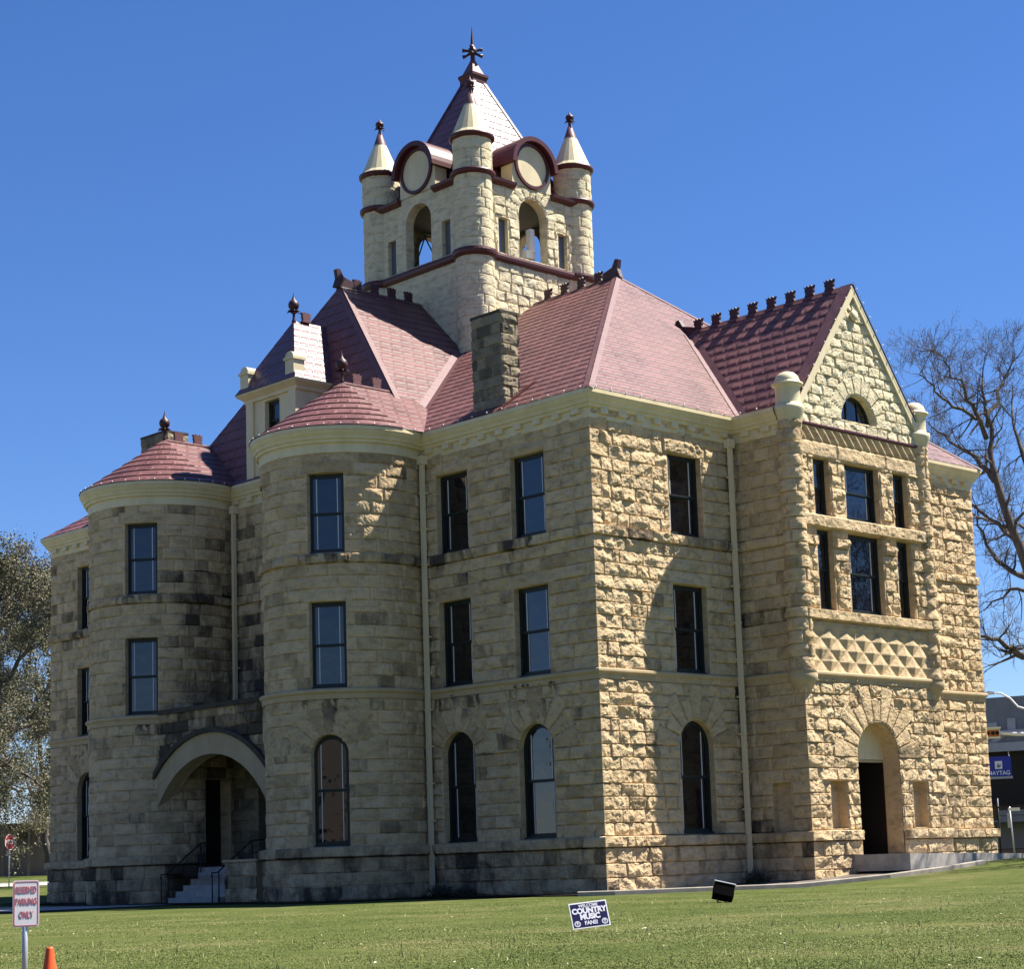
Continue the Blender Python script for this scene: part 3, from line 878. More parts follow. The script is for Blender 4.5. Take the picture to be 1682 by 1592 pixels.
# downspouts ------------------------------------------------------------------------
def spout(x, y, nx, ny, z1, z0=.25):
    n = Vector((nx, ny, 0)); t = Vector((-ny, nx, 0))
    mt_ = Matrix((t, n, (0, 0, 1))).transposed().to_4x4(); mt_.translation = (x, y, 0)
    b = MB()
    b.box((-.065, .13, z0), (.065, .26, z1-.25), 0, mt_)
    b.prism([mt_ @ Vector(p) for p in ((-.065, .13, z0), (.065, .13, z0), (.065, .30, z0-.25), (-.065, .30, z0-.25))], mt_.to_3x3() @ Vector((0, .1, .06)), 0)
    b.box((-.13, .06, z1-.27), (.13, .30, z1), 0, mt_)
    z = z1-1.2
    while z > z0+.3:
        b.box((-.09, .05, z-.025), (.09, .272, z+.025), 0, mt_); z -= 1.15
    b.build('downspout', ['spout'], ch)
spout(0, YJ-.32, -1, 0, 13.9); spout(GX0-.35, 0, 0, -1, 13.9); spout(0, 17.55, -1, 0, 13.9, 6.7)

# roofs -------------------------------------------------------------------------------
def roof_face(b, eL, eR, rL, rR, row=.46, step=.009, nu=1):
    """stepped courses of pressed metal tiles between an eave and a ridge line"""
    eL, eR, rL, rR = map(Vector, (eL, eR, rL, rR))
    n = (eR-eL).cross(((rL+rR)/2-(eL+eR)/2)).normalized()
    L = max((rL-eL).length, .01); sl_ = (((rL+rR)/2-(eL+eR)/2)-(eR-eL).normalized()*(((rL+rR)/2-(eL+eR)/2).dot((eR-eL).normalized()))).length
    k = max(1, int(round(sl_/row))); udir = (eR-eL).normalized()
    V = []; uv = []
    for i in range(k):
        for t, s_ in ((i/k, step), ((i+1)/k, 0)):
            a = eL.lerp(rL, t)+n*s_; c = eR.lerp(rR, t)+n*s_
            V += [a, c]
    o = len(b.v)
    F = []
    for i in range(k):
        q = 4*i
        F.append((q, q+1, q+3, q+2))
        if i < k-1: F.append((q+2, q+3, q+5, q+4))
    b.add(V, F)
    for i in range(k):
        for j, t in ((0, i), (1, i), (2, i+1), (3, i+1)):
            p = V[4*i+j]; b.uv[o+4*i+j] = ((p-eL).dot(udir), t*row+(.004 if j < 2 else -.004))
    return b
def set_uv(o, b):
    me = o.data; l = me.uv_layers.new(name='UVMap')
    vi = np.zeros(len(me.loops), np.int32); me.loops.foreach_get('vertex_index', vi)
    arr = np.array([b.uv.get(i, (0, 0)) for i in range(len(b.v))], np.float32)
    l.data.foreach_set('uv', arr[vi].ravel())
def roof(name, b, mats, label=None):
    o = b.build(name, mats, ch); set_uv(o, b)
    if label: o['label'] = label
    return o
ov = .36
ZR = 21.98
Yp0, Yp1 = 7.84, 18.0
b = MB()
A_, B_, C_, D_ = (-ov, -ov, ZC), (WR+ov, -ov, ZC), (WR+ov, WL+ov, ZC), (-ov, WL+ov, ZC)
r0_, r1_ = (MX, Yp0, ZR), (MX, Yp1, ZR)
roof_face(b, A_, B_, r0_, r0_); roof_face(b, D_, A_, r1_, r0_); roof_face(b, C_, D_, r1_, r1_); roof_face(b, B_, C_, r0_, r1_)
rf1 = roof('roof', b, ['roof'], 'main hipped roof of red metal tiles')
# cross roof with steep hip ends
b = MB()
e0, e1 = 7.75, WL-7.75
h0 = (2.95, MY, 22.08); h1 = (WR-2.95, MY, 22.08)
xe0, xe1 = -.08, WR+.08
roof_face(b, (xe0, e0, ZC-.02), (xe1, e0, ZC-.02), h0, h1); roof_face(b, (xe1, e1, ZC-.02), (xe0, e1, ZC-.02), h1, h0)
roof_face(b, (xe0, e1, ZC-.02), (xe0, e0, ZC-.02), h0, h0); roof_face(b, (xe1, e0, ZC-.02), (xe1, e1, ZC-.02), h1, h1)
rf2 = roof('roof', b, ['roof'], 'cross roof with steep dark hip end above the porch')
# hip, ridge and valley flashings: folded strips
def strip(b, p, q, wdt, n1, n2, lift=.03):
    p, q = Vector(p), Vector(q); d = (q-p).normalized()
    for n in (n1, n2):
        n = Vector(n).normalized(); s_ = n.cross(d).normalized()
        if s_.z > 0: s_ = -s_
        b.add([p+n*lift, q+n*lift, q+n*lift+s_*wdt, p+n*lift+s_*wdt], [(0, 1, 2, 3)])
nA = Vector((-.582, 0, .813)); nE = Vector((0, -.669, .743)); nB = Vector((0, -.71, .704)); nH = Vector((-.927, 0, .375))
b = MB()
strip(b, A_, r0_, .17, nA, nE); strip(b, B_, r0_, .17, (.582, 0, .813), nE); strip(b, h0, (xe0, e0, ZC), .22, nB, nH); strip(b, r0_, r1_, .2, nA, (.582, 0, .813))
strip(b, h0, h1, .2, nB, (0, .71, .704))
b.build('hip_capping', ['roof_trim'], rf1)
def valley(b, p, q, n1, n2, wdt=.26, lift=.028):
    p, q = Vector(p), Vector(q); d = (q-p).normalized()
    for n, n_o in ((n1, n2), (n2, n1)):
        n = Vector(n).normalized(); n_o = Vector(n_o).normalized(); s_ = n.cross(d).normalized()
        if s_.dot(n_o) < 0: s_ = -s_
        b.add([p+n*lift, q+n*lift, q+n*lift+s_*wdt, p+n*lift+s_*wdt], [(0, 1, 2, 3)])
sA = (ZR-ZC)/(MX+ov); sB = (22.08-ZC+.02)/(MY-e0)
def vpt(z): return ((z-ZC)/sA-ov, e0+(z-ZC+.02)/sB, z)
b = MB(); valley(b, vpt(14.62), vpt(19.6), nA, nB); 
b.build('valley_flashing', ['roof_trim'], rf2)
# gable roof
b = MB()
zr_g = 19.14; yb = Yp0-(ZR-zr_g)/((ZR-ZC)/(Yp0+ov))+.25
ge = 3.50; gz = zr_g-GS*ge
roof_face(b, (GC-ge, yb, gz), (GC-ge, GY-.13, gz), (GC, yb, zr_g), (GC, GY-.13, zr_g))
roof_face(b, (GC+ge, GY-.13, gz), (GC+ge, yb, gz), (GC, GY-.13, zr_g), (GC, yb, zr_g))
rf3 = roof('roof', b, ['roof'], 'steep gabled roof over the entrance bay')
b = MB()
nG = Vector((-GS, 0, 1)).normalized()
strip(b, (GC, yb, zr_g), (GC, GY-.13, zr_g), .16, nG, (GS, 0, 1))
sE = (ZR-ZC)/(Yp0+ov)
def gv(z): return (GC-(zr_g-z)/GS, (z-ZC)/sE-ov, z)
valley(b, gv(14.62), gv(18.9), nG, nE, .24)
for p, q in (((GC-ge+.02, GY-.12, gz), (GC, GY-.12, zr_g)),):
    s_ = .46
    b.add([Vector(p)+nG*.05, Vector(q)+nG*.05, Vector(q)+nG*.05+Vector((0, s_, 0)), Vector(p)+nG*.05+Vector((0, s_, 0))], [(0, 1, 2, 3)])
b.build('ridge_capping', ['roof_trim'], rf3)
# turret roofs: half cone running back into the slope
for cy in TY:
    b = MB()
    rr = TR+ov; za = 16.72; n = 40; k = 8
    a_s = -math.pi/2; a_e = -3*math.pi/2
    V = []; 
    o = len(b.v)
    for i in range(k):
        for t, s_ in ((i/k, .025), ((i+1)/k, 0)):
            for j in range(n+1):
                a = a_s+(a_e-a_s)*j/n; r_ = rr*(1-t)+.03*t
                V.append((TX+(r_+s_)*math.cos(a), cy+(r_+s_)*math.sin(a), ZC+(za-ZC)*t+s_*.8))
                b.uv[o+len(V)-1] = ((a_s-a)*rr*.62, (i+(0.015 if s_ else .985))*.46)
    F = []
    for i in range(2*k-1):
        for j in range(n): F.append((i*(n+1)+j, i*(n+1)+j+1, (i+1)*(n+1)+j+1, (i+1)*(n+1)+j))
    b.add(V, F)
    roof_face(b, (TX, cy-rr, ZC), (1.6, cy-rr, ZC), (TX, cy, za), (1.6, cy, za)); roof_face(b, (1.6, cy+rr, ZC), (TX, cy+rr, ZC), (1.6, cy, za), (TX, cy, za))
    o_ = roof('turret_roof', b, ['roof'])
    b = MB()
    strip(b, (TX, cy, za), (1.1, cy, za), .13, (0, -.57, .82), (0, .57, .82), .04)
    b.build('ridge_capping', ['roof_trim'], o_)

# cresting and finials --------------------------------------------------------------------
def crest_mesh():
    b = MB()
    O = [(x*.80, z*.74) for x, z in [(-.24, 0), (.24, 0), (.20, .10), (.19, .16), (.23, .22), (.21, .34), (.27, .46), (.16, .41), (.10, .50), (.0, .41), (-.10, .50), (-.16, .41), (-.27, .46), (-.21, .34), (-.23, .22), (-.19, .16), (-.20, .10)]]
    b.prism([(x, -.05, z) for x, z in O], (0, .10, 0))
    o = b.build('ridge_crest', ['crest']); me = o.data; bpy.data.objects.remove(o)
    b = MB(); b.prism([(x, -.06, z) for x, z in O], (0, .12, 0)); o = b.build('ridge_crest', ['roof_trim']); me2 = o.data; bpy.data.objects.remove(o)
    return me, me2
CR, CR2 = crest_mesh()
def crest(x, y, z, rz, me=None):
    o = link('ridge_crest', me or CR, ch); o.matrix_local = Matrix.Translation((x, y, z)) @ Matrix.Rotation(rz, 4, 'Z')
for i in range(4): crest(MX, 8.75+.88*i, ZR+.02, math.pi/2)
for i in range(4): crest(3.75+.82*i, MY, 22.10, 0)
for i in range(8): crest(GC, -1.55+.81*i, zr_g+.02, math.pi/2)
for cy in TY:
    crest(-.72+.1, cy, 16.74, 0, CR2); crest(.22, cy, 16.74, 0, CR2)
crest(1.35, MY, 20.4, 0, CR2)
def horn(p, d):
    p = Vector(p); d = Vector((d[0], d[1], 0)); b = MB()
    b.prism([p-d*.35-Vector((0, 0, .1))+Vector((d.y, -d.x, 0))*.09, p+d*.55-Vector((0, 0, .1))+Vector((d.y, -d.x, 0))*.09, p+d*.5+Vector((0, 0, .22))+Vector((d.y, -d.x, 0))*.09,
             p+d*.05+Vector((0, 0, .34))+Vector((d.y, -d.x, 0))*.09, p-d*.12+Vector((0, 0, .62))+Vector((d.y, -d.x, 0))*.09, p-d*.28+Vector((0, 0, .58))+Vector((d.y, -d.x, 0))*.09, p-d*.22+Vector((0, 0, .25))+Vector((d.y, -d.x, 0))*.09],
            Vector((-d.y, d.x, 0))*.18)
    b.build('ridge_end', ['crest'], ch)
horn((MX, Yp0+.1, ZR), (0, 1)); horn((3.0, MY, 22.08), (1, 0)); horn((GC, yb-.1, zr_g-.1), (0, -1))
FIN = [(.05, -.1), (.09, 0), (.05, .12), (.05, .30), (.12, .36), (.06, .40), (.10, .44), (.19, .56), (.21, .66), (.17, .78), (.08, .86), (.05, .93), (.02, 1.05), (.0, 1.18)]
def finial(x, y, z, s_=1.0, m_='crest'):
    b = MB().lathe([(r*s_, q*s_) for r, q in FIN], (x, y, z), 16)
    for k in range(6):
        a = k*math.pi/3
        b.tube([(x+.08*s_*math.cos(a), y+.08*s_*math.sin(a), z+.40*s_), (x+.2*s_*math.cos(a), y+.2*s_*math.sin(a), z+.42*s_), (x+.28*s_*math.cos(a), y+.28*s_*math.sin(a), z+.36*s_)], [.035*s_, .03*s_, .01*s_], 5)
    b.build('finial', [m_], ch)
for cy in TY: finial(TX, cy, 16.72, .95)

# wall dormer above the porch ----------------------------------------------------------------
DX, DY, DH = -.12, 15.28, 1.45
d_op = op_rect(-.42, .42, 15.95, 17.4)
b = MB()
for y0, y1 in ((DY-DH, DY-.02-.42-.0), (DY+.42, DY+DH)): b.box((DX, y0, 14.55), (DX+.3, y1, 17.5))
b.box((DX, DY-.44, 14.55), (DX+.3, DY+.42, 15.95)); b.box((DX, DY-.44, 17.38), (DX+.3, DY+.42, 17.5))
for y in (DY-DH, DY+DH-.42): b.box((DX-.07, y, 14.55), (DX-.002, y+.42, 17.5))
b.box((DX+.302, DY-DH+.003, 14.6), (DX+2.6, DY-DH+.3, 17.5)); b.box((DX+.302, DY+DH-.3, 14.6), (DX+2.6, DY+DH-.003, 17.5))
dm = b.build('dormer', ['cream'], ch, label='cream wall dormer with a pyramid roof')
b = MB()
DP = [(DX+2.6, DY+DH), (DX, DY+DH), (DX, DY-DH), (DX+2.6, DY-DH)]
b.sweep([(-.02, 17.45), (.08, 17.47), (.10, 17.58), (.22, 17.68), (.30, 17.74), (.30, 17.82), (.0, 17.84)], DP, -1)
b2 = MB(); b2.sweep([(-.02, 17.45), (.08, 17.47), (.10, 17.58), (.22, 17.68), (.30, 17.74), (.30, 17.82), (.0, 17.84)], DP[::-1])
b2.build('cornice', ['cream'], dm)
window((DX, DY-.01, 15.95), RIGHT_L, .86, 1.43, False, 0, dm)
b = MB()
ex0, ey0, ey1 = DX-.32, DY-DH-.32, DY+DH+.32
ap0, ap1 = (.85, MY+.05, 20.4), (2.6, MY+.05, 20.4)
roof_face(b, (ex0, ey1, 17.80), (ex0, ey0, 17.80), ap0, ap0); roof_face(b, (ex0, ey0, 17.80), (2.6, ey0, 17.80), ap0, ap1); roof_face(b, (2.6, ey1, 17.80), (ex0, ey1, 17.80), ap1, ap0)
o_ = b.build('dormer_roof', ['roof_slate'], dm); set_uv(o_, b)
for y in (DY-DH+.12, DY+DH-.12):
    b = MB().box((DX-.22, y-.24, 17.82), (DX+.26, y+.24, 18.5)).box((DX-.27, y-.29, 18.5), (DX+.31, y+.29, 18.6))
    b.prism([(DX-.22, y+.24*math.cos(math.pi*i/10), 18.6+.2*math.sin(math.pi*i/10)) for i in range(11)], (.48, 0, 0))
    b.build('corner_block', ['cream_light'], dm)
finial(.85, MY+.05, 20.35, .95)

# chimneys ---------------------------------------------------------------------------------
def chimney(x0, x1, y0, y1, z0, z1, seed):
    cc = np.array(split(z0-.33, z1, int((z1-z0)/.33)+1)); cc = np.concatenate(([z0-.33], cc))
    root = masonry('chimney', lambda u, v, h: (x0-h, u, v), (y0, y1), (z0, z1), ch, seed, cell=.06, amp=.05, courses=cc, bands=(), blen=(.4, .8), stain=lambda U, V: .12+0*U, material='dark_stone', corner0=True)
    masonry('side', lambda u, v, h: (u, y0-h, v), (x0, x1), (z0, z1), root, seed+1, cell=.045, amp=.09, courses=cc, bands=(), blen=(.3, .5), material='dark_stone', corner0=True, tone=(.6, 1))
    MB().box((x0+.01, y0+.01, z0), (x1, y1, z1)).box((x0-.04, y0-.06, z1-.03), (x1+.04, y1+.04, z1+.06)).build('cap', ['dark_stone'], root)
chimney(.12, .88, 3.8, 5.08, 14.55, 17.93, 61)
chimney(1.7, 2.7, WL-5.6, WL-3.9, 15.3, 18.25, 63)
b = MB()                                                        # flashing at the chimney foot
b.box((-.30, 3.75, 14.63), (.10, 5.15, 14.72)); b.prism([(-.28, 3.72, 14.62), (.95, 3.72, 15.55), (1.25, 3.4, 15.8), (-.25, 3.45, 14.70)], (0, 0, .03))
b.build('flashing', ['maroon'], ch)

# clock tower -------------------------------------------------------------------------------
H_, K_, RT = 3.08, 2.67, .70
tw = empty('tower', (0, 0, 0)); tw.parent = ch; tw['label'] = 'cream painted clock tower with corner tourelles'
TB, TU = 23.42, 26.38
tcs = np.array([17.0]+split(17.0, 23.3, 16)+[23.55]+split(23.55, 28.9, 14))
FACES = [('R', lambda u, v, h: (MX+u, MY-H_-h, v)), ('L', lambda u, v, h: (MX-H_-h, MY-u, v)), ('B', lambda u, v, h: (MX-u, MY+H_+h, v)), ('E', lambda u, v, h: (MX+H_+h, MY+u, v))]
for k, (nm, mp) in enumerate(FACES):
    ops = [op_arch(-.74, .74, 23.62, 26.08, depth=.38)]
    for c in (-1.58, 1.58): ops.append(op_rect(c-.24, c+.24, 23.62, 25.0, lintel=False, depth=.22))
    fine = k < 2
    masonry('wall', mp, (-2.45, 2.45), (17.4, 26.42), tw, 71+k, ops, cell=.05 if fine else .09, amp=.062 if k == 0 else .014, courses=tcs, bands=(), blen=(.60, .66), rnd=.45, tone=(.6, .9),
            material='painted_stone', vous=[dict(uc=0, vc=25.34, r0=.74, r1=1.25, n=9, jag=0)])
    # plain cream shoulder under the clock
    A = [(-1.02, 26.40), (1.02, 26.40), (1.02, 27.45)]+[(1.02*math.cos(math.pi*i/16), 27.38+1.02*math.sin(math.pi*i/16)) for i in range(1, 16)]+[(-1.02, 27.45)]
    Pf = [Vector(mp(a, z, .015)) for a, z in A]; nrm = (Vector(mp(0, 0, 1))-Vector(mp(0, 0, 0)))
    MB().prism(Pf, -nrm*.6).build('clock_gable', ['cream_light'], tw)
    b = MB()
    ring = lambda r: [Vector(mp(r*math.cos(2*math.pi*i/40), 27.38+r*math.sin(2*math.pi*i/40), .015)) for i in range(40)]
    b.ring(ring(.90), ring(.78), nrm*.09, 0); b.prism(ring(.79), nrm*.03, 1)
    b.build('clock_face', ['maroon', 'cream_light'], tw)
    b = MB()                                                    # arched hood over the dial
    def hood(r, off): return [Vector(mp(r*math.cos(a), 27.30+r*math.sin(a), off)) for a in [math.pi*i/20 for i in range(21)]]
    o1, o2, i1, i2 = hood(1.20, .30), hood(1.20, -1.5), hood(1.02, .30), hood(1.02, -1.5)
    V = o1+o2+i1+i2; F = []
    for i in range(20):
        F += [(i, i+1, 21+i+1, 21+i), (42+i, 63+i, 63+i+1, 42+i+1), (i, 42+i, 42+i+1, i+1)]
    F += [(0, 21, 63, 42), (20, 62, 83, 41)]
    b.add(V, F, 0, False)
    b.build('clock_hood', ['maroon', 'roof_slate'], tw)
    # slit panes and belfry frames
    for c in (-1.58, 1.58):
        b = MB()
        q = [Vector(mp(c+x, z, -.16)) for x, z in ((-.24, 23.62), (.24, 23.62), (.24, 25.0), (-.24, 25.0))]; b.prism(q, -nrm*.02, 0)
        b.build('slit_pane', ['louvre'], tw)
    # lengths of eaves cornice either side of the dial
    prof = [(-.05, 26.24), (.10, 26.26), (.22, 26.36), (.24, 26.46), (.0, 26.50)]
    for a0, a1 in ((-2.5, -.98), (.98, 2.5)):
        b = MB()
        b.sweep(prof, [mp(a0, 0, 0)[:2], mp(a1, 0, 0)[:2]], 1)
        for a in (a0, a1):
            P = [Vector((*mp(a, 0, o_)[:2], z)) for o_, z in prof]; b.add(P, [tuple(range(len(P)))])
        b.build('cornice', ['maroon'], tw)
# lining, floor and ceiling of the open belfry
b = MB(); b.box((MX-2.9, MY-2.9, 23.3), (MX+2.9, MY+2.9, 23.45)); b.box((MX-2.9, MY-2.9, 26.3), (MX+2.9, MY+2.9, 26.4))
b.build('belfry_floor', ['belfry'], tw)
b = MB()                                                        # cross bracing and a warning siren in the openings
for k, (nm, mp) in enumerate(FACES):
    if k in (1, 3):
        b.tube([mp(-.72, 23.6, -.3), mp(.05, 24.9, -.3)], .03, 5); b.tube([mp(.72, 23.6, -.3), mp(-.05, 24.9, -.3)], .03, 5)
b.build('brace', ['black_metal'], tw)
b = MB()
SX = MX+.42
b.box((SX-.28, MY-2.55, 23.95), (SX+.22, MY-2.2, 24.25)); b.box((SX-.14, MY-2.65, 24.2), (SX+.08, MY-2.4, 25.1)); b.tube([(SX, MY-2.3, 23.44), (SX, MY-2.3, 24)], .09, 8)
b.build('siren', ['white'], tw)
# corner tourelles
for k, (sx, sy) in enumerate(((-1, -1), (-1, 1), (1, -1), (1, 1))):
    cx, cy = MX+sx*K_, MY+sy*K_
    base = math.atan2(sy, sx)
    for (z0, z1, rr, span, sd) in ((17.4, 26.42, RT, 150, 80), (26.6, 27.86, RT+.02, 180, 84)):
        a0, a1 = base-R(span), base+R(span)
        if span == 180: a0 += R(180); a1 += R(180)
        def mp(u, v, h, a0=a0, rr=rr): 
            a = a0+u/rr
            return (cx+(rr+h)*np.cos(a), cy+(rr+h)*np.sin(a), v)
        masonry('tourelle', mp, (0, (a1-a0)*rr), (z0, z1), tw, sd+k, cell=.05 if k != 3 else .12, amp=.034, courses=tcs, bands=(), blen=(.55, .65), rnd=.5, tone=(.6, .9), material='painted_stone')
    b = MB()
    b.lathe([(RT-.05, 26.38), (RT+.12, 26.42), (RT+.16, 26.5), (RT+.16, 26.58), (RT, 26.64)], (cx, cy, 0), 32)
    b.build('belt', ['maroon'], tw); b = MB()
    b.lathe([(RT-.05, 27.80), (RT+.10, 27.84), (RT+.17, 27.92), (RT+.17, 28.0), (RT+.1, 28.03)], (cx, cy, 0), 32)
    b.build('belt', ['maroon'], tw)
    b = MB()
    b.lathe([(RT+.14, 28.02), (RT+.02, 28.16), (.30, 29.18), (.24, 29.32)], (cx, cy, 0), 20, 0, smooth=False)
    b.lathe([(.26, 29.30), (.24, 29.36), (.05, 29.92), (.0, 29.95)], (cx, cy, 0), 16, 1)
    b.build('tourelle_roof', ['cream_light', 'roof_trim'], tw)
    b = MB().lathe([(r*.82, q*.62) for r, q in FIN], (cx, cy, 29.78), 14)
    for q in range(6):
        a = q*math.pi/3
        b.tube([(cx+.06*math.cos(a), cy+.06*math.sin(a), 30.02), (cx+.17*math.cos(a), cy+.17*math.sin(a), 30.03), (cx+.22*math.cos(a), cy+.22*math.sin(a), 29.97)], [.03, .025, .01], 5)
    b.build('finial', ['crest'], tw)
# belt course bending round the tourelles
belt = []
for sx, sy in ((1, -1), (-1, -1), (-1, 1), (1, 1)):
    cx, cy = MX+sx*K_, MY+sy*K_; base = math.atan2(sy, sx)
    dphi = math.acos((H_-K_)/RT) if H_-K_ < RT else .3
    lim = math.pi/4+dphi
    a_s = base+lim-0.0; a_e = base-lim
    belt += [(cx+RT*math.cos(a_s+(a_e-a_s)*i/18), cy+RT*math.sin(a_s+(a_e-a_s)*i/18)) for i in range(19)]
MB().sweep([(-.02, 23.24), (.09, 23.26), (.15, 23.34), (.17, 23.44), (.15, 23.53), (.0, 23.58)], belt, -1, closed=True).build('belt', ['maroon'], tw)
# pyramid roof
b = MB()
e = 2.36; zt = 31.75; z_e = 27.0; tt = .33
for i in range(4):
    q = [(-1, -1), (1, -1), (1, 1), (-1, 1)]; (ax, ay), (bx, by) = q[i], q[(i+1) % 4]; E0 = H_+.05
    roof_face(b, (MX+ax*E0, MY+ay*E0, 26.45), (MX+bx*E0, MY+by*E0, 26.45), (MX+ax*e, MY+ay*e, z_e), (MX+bx*e, MY+by*e, z_e), .36)
cs_ = [(MX-e, MY-e), (MX+e, MY-e), (MX+e, MY+e), (MX-e, MY+e)]; ct = [(MX-tt, MY-tt), (MX+tt, MY-tt), (MX+tt, MY+tt), (MX-tt, MY+tt)]
for i in range(4):
    j = (i+1) % 4
    roof_face(b, (*cs_[i], z_e), (*cs_[j], z_e), (*ct[i], zt), (*ct[j], zt), .36)
o_ = b.build('pyramid_roof', ['roof_slate'], tw); set_uv(o_, b)
b = MB()
for i in range(4):
    p, q = Vector((*cs_[i], z_e)), Vector((*ct[i], zt)); n1 = Vector((cs_[i][0]-MX, 0, 1.0)).normalized(); n2 = Vector((0, cs_[i][1]-MY, 1.0)).normalized()
    strip(b, p, q, .14, n1, n2, .035)
b.build('hip_capping', ['maroon'], o_)
b = MB()
sq = [(MX-tt, MY-tt), (MX+tt, MY-tt), (MX+tt, MY+tt), (MX-tt, MY+tt)]
b.sweep([(.0, 31.62), (.05, 31.70), (.05, 31.86), (.10, 31.96), (.10, 32.06), (.0, 32.08)], sq, 1, closed=True)
for i in range(4):
    j = (i+1) % 4; b.add([(*sq[i], 32.07), (*sq[j], 32.07), (MX+(sq[j][0]-MX)*.12, MY+(sq[j][1]-MY)*.12, 32.8), (MX+(sq[i][0]-MX)*.12, MY+(sq[i][1]-MY)*.12, 32.8)], [(0, 1, 2, 3)], 1)
b.build('roof_cap', ['maroon', 'roof_trim'], o_)
b = MB()
b.lathe([(.10, 32.6), (.09, 32.95), (.16, 33.0), (.19, 33.12), (.16, 33.22), (.09, 33.3), (.075, 33.4), (.03, 33.9), (.0, 34.25)], (MX, MY, 0), 12)
for k in range(4):
    a = k*math.pi/2+.75
    for dz, l in ((.06, .40), (-.16, .40)):
        b.tube([(MX, MY, 33.1), (MX+.25*math.cos(a), MY+.25*math.sin(a), 33.1+dz), (MX+l*math.cos(a), MY+l*math.sin(a), 33.1+dz*1.3)], [.05, .05, .09], 6)
b.build('spire', ['crest'], tw)

# ------------------------------------------------------------------ ground
def zt_(x, y):
    x = np.asarray(x, float); y = np.asarray(y, float)
    z = np.zeros(np.broadcast(x, y).shape)
    z = z+.062*np.clip(x-4, 0, 9.5)*np.clip((30-np.abs(y+3))/24, 0, 1)*np.clip((x+20)/20, 0, 1)
    z = z+np.where(y > 30, .058*np.clip(y-30, 0, 11)+.02*np.clip(y-41, 0, 40), 0)*np.clip((x+30)/20, 0, 1)
    z = z+.02*np.clip(x-40, 0, 30)*0
    z = z-.42*np.clip((-29.35-x)/.25, 0, 1)
    z = z+.05*(vnoise(x*.12+40, y*.12+40, 5, 2)-.5)*np.clip((x+29)/3, 0, 1)*np.clip((-2-np.maximum(x, y)*.2)/2, 0, 1)
    return z
def axis(a, b, fine): 
    return np.unique(np.round(np.concatenate([np.array([-700, -400, -200, -120, -80]), np.arange(a, b, fine), np.array([130, 180, 260, 420, 700])]), 3))
xs = np.unique(np.concatenate((axis(-60, 100, 1.0), [-29.6, -29.35, -29.5]))); ys = axis(-60, 110, 1.0)
Xg, Yg = np.meshgrid(xs, ys)
Zg = zt_(Xg, Yg)
n0, n1 = Xg.shape; idx = np.arange(n0*n1).reshape(n0, n1)
F = np.stack((idx[:-1, :-1], idx[:-1, 1:], idx[1:, 1:], idx[1:, :-1]), -1).reshape(-1, 4)
link('lawn', np_mesh('lawn', np.stack((Xg, Yg, Zg), -1).reshape(-1, 3), F, smooth=True), None, 'lawn', kind='structure', label='mown green lawn in front of the courthouse', category='lawn')

def sheet(name, poly_fn, nu, nv, lift, m_, **props):
    b = MB(); V = []; F = []
    for i in range(nu+1):
        for j in range(nv+1):
            x, y = poly_fn(i/nu, j/nv); V.append((x, y, float(zt_(x, y))+lift))
    for i in range(nu):
        for j in range(nv): F.append((i*(nv+1)+j, (i+1)*(nv+1)+j, (i+1)*(nv+1)+j+1, i*(nv+1)+j+1))
    b.add(V, F); return b.build(name, [m_], None, **props)
lerp = lambda a, b, t: a+(b-a)*t
sheet('street', lambda u, v: (lerp(-60, -30.4, v), lerp(-120, 120, u)), 80, 4, .02, 'asphalt', kind='structure', label='asphalt street in front of the lawn', category='street')
sheet('road', lambda u, v: (lerp(-29, 90, u), lerp(43, 51, v)), 60, 8, .03, 'concrete', kind='structure', label='pale side road beyond the far end of the courthouse', category='road')
sheet('road', lambda u, v: (lerp(36, 46, v), lerp(-120, 42.5, u)), 60, 4, .05, 'asphalt', kind='structure', label='asphalt street behind the courthouse on the sunny side', category='road')
sheet('path', lambda u, v: (lerp(-10.5, -5.3, v), lerp(14.2, 36, u)), 20, 4, .03, 'concrete', kind='structure', label='concrete path passing the porch', category='path')
sheet('path', lambda u, v: (lerp(-6, -4.0, u), lerp(14.3, 17.3, v)), 6, 4, .034, 'concrete', kind='structure', label='short concrete path up to the porch steps', category='path')
# dark sheet along the wall: building shade put into the ground colour
sheet('bed_or_shade_strip', lambda u, v: (lerp(-1.9, .4, v) if not (6.5 < lerp(-.6, 31, u) < 24) else lerp(-5.0, .4, v), lerp(-.6, 31, u)), 64, 4, .035, 'shade_strip', kind='structure', label='dark ground strip along the shaded wall, shade put into its colour', category='flower bed')
# bare bed by the entrance, bounded by a kerb
KP = [(-1.9, -.7), (-1.2, -1.4), (1.5, -2.6), (4.2, -3.9), (6.6, -4.9), (9.0, -5.2), (11.2, -5.1)]
def kerb_pt(t):
    t = t*(len(KP)-1); i = min(int(t), len(KP)-2); f = t-i
    return lerp(KP[i][0], KP[i+1][0], f), lerp(KP[i][1], KP[i+1][1], f)
def bed(u, v):
    x, y = kerb_pt(u); return (lerp(x, max(x, -.3), v), lerp(y, .2 if x < 6.3 else -2.2, v))
sheet('bed_or_shade_strip', bed, 30, 5, .03, 'soil', kind='structure', label='bare grey soil bed between kerb and entrance wall', category='flower bed')
b = MB()
pts = [kerb_pt(i/48) for i in range(49)]
V = []
for i, (x, y) in enumerate(pts):
    z = float(zt_(x, y)); d = Vector((pts[min(i+1, 48)][0]-pts[max(i-1, 0)][0], pts[min(i+1, 48)][1]-pts[max(i-1, 0)][1])).normalized(); n = Vector((d.y, -d.x))
    for o_, h_ in ((.09, -.1), (.09, .11), (.07, .13), (-.07, .13), (-.09, .11), (-.09, -.1)): V.append((x+n.x*o_, y+n.y*o_, z+h_))
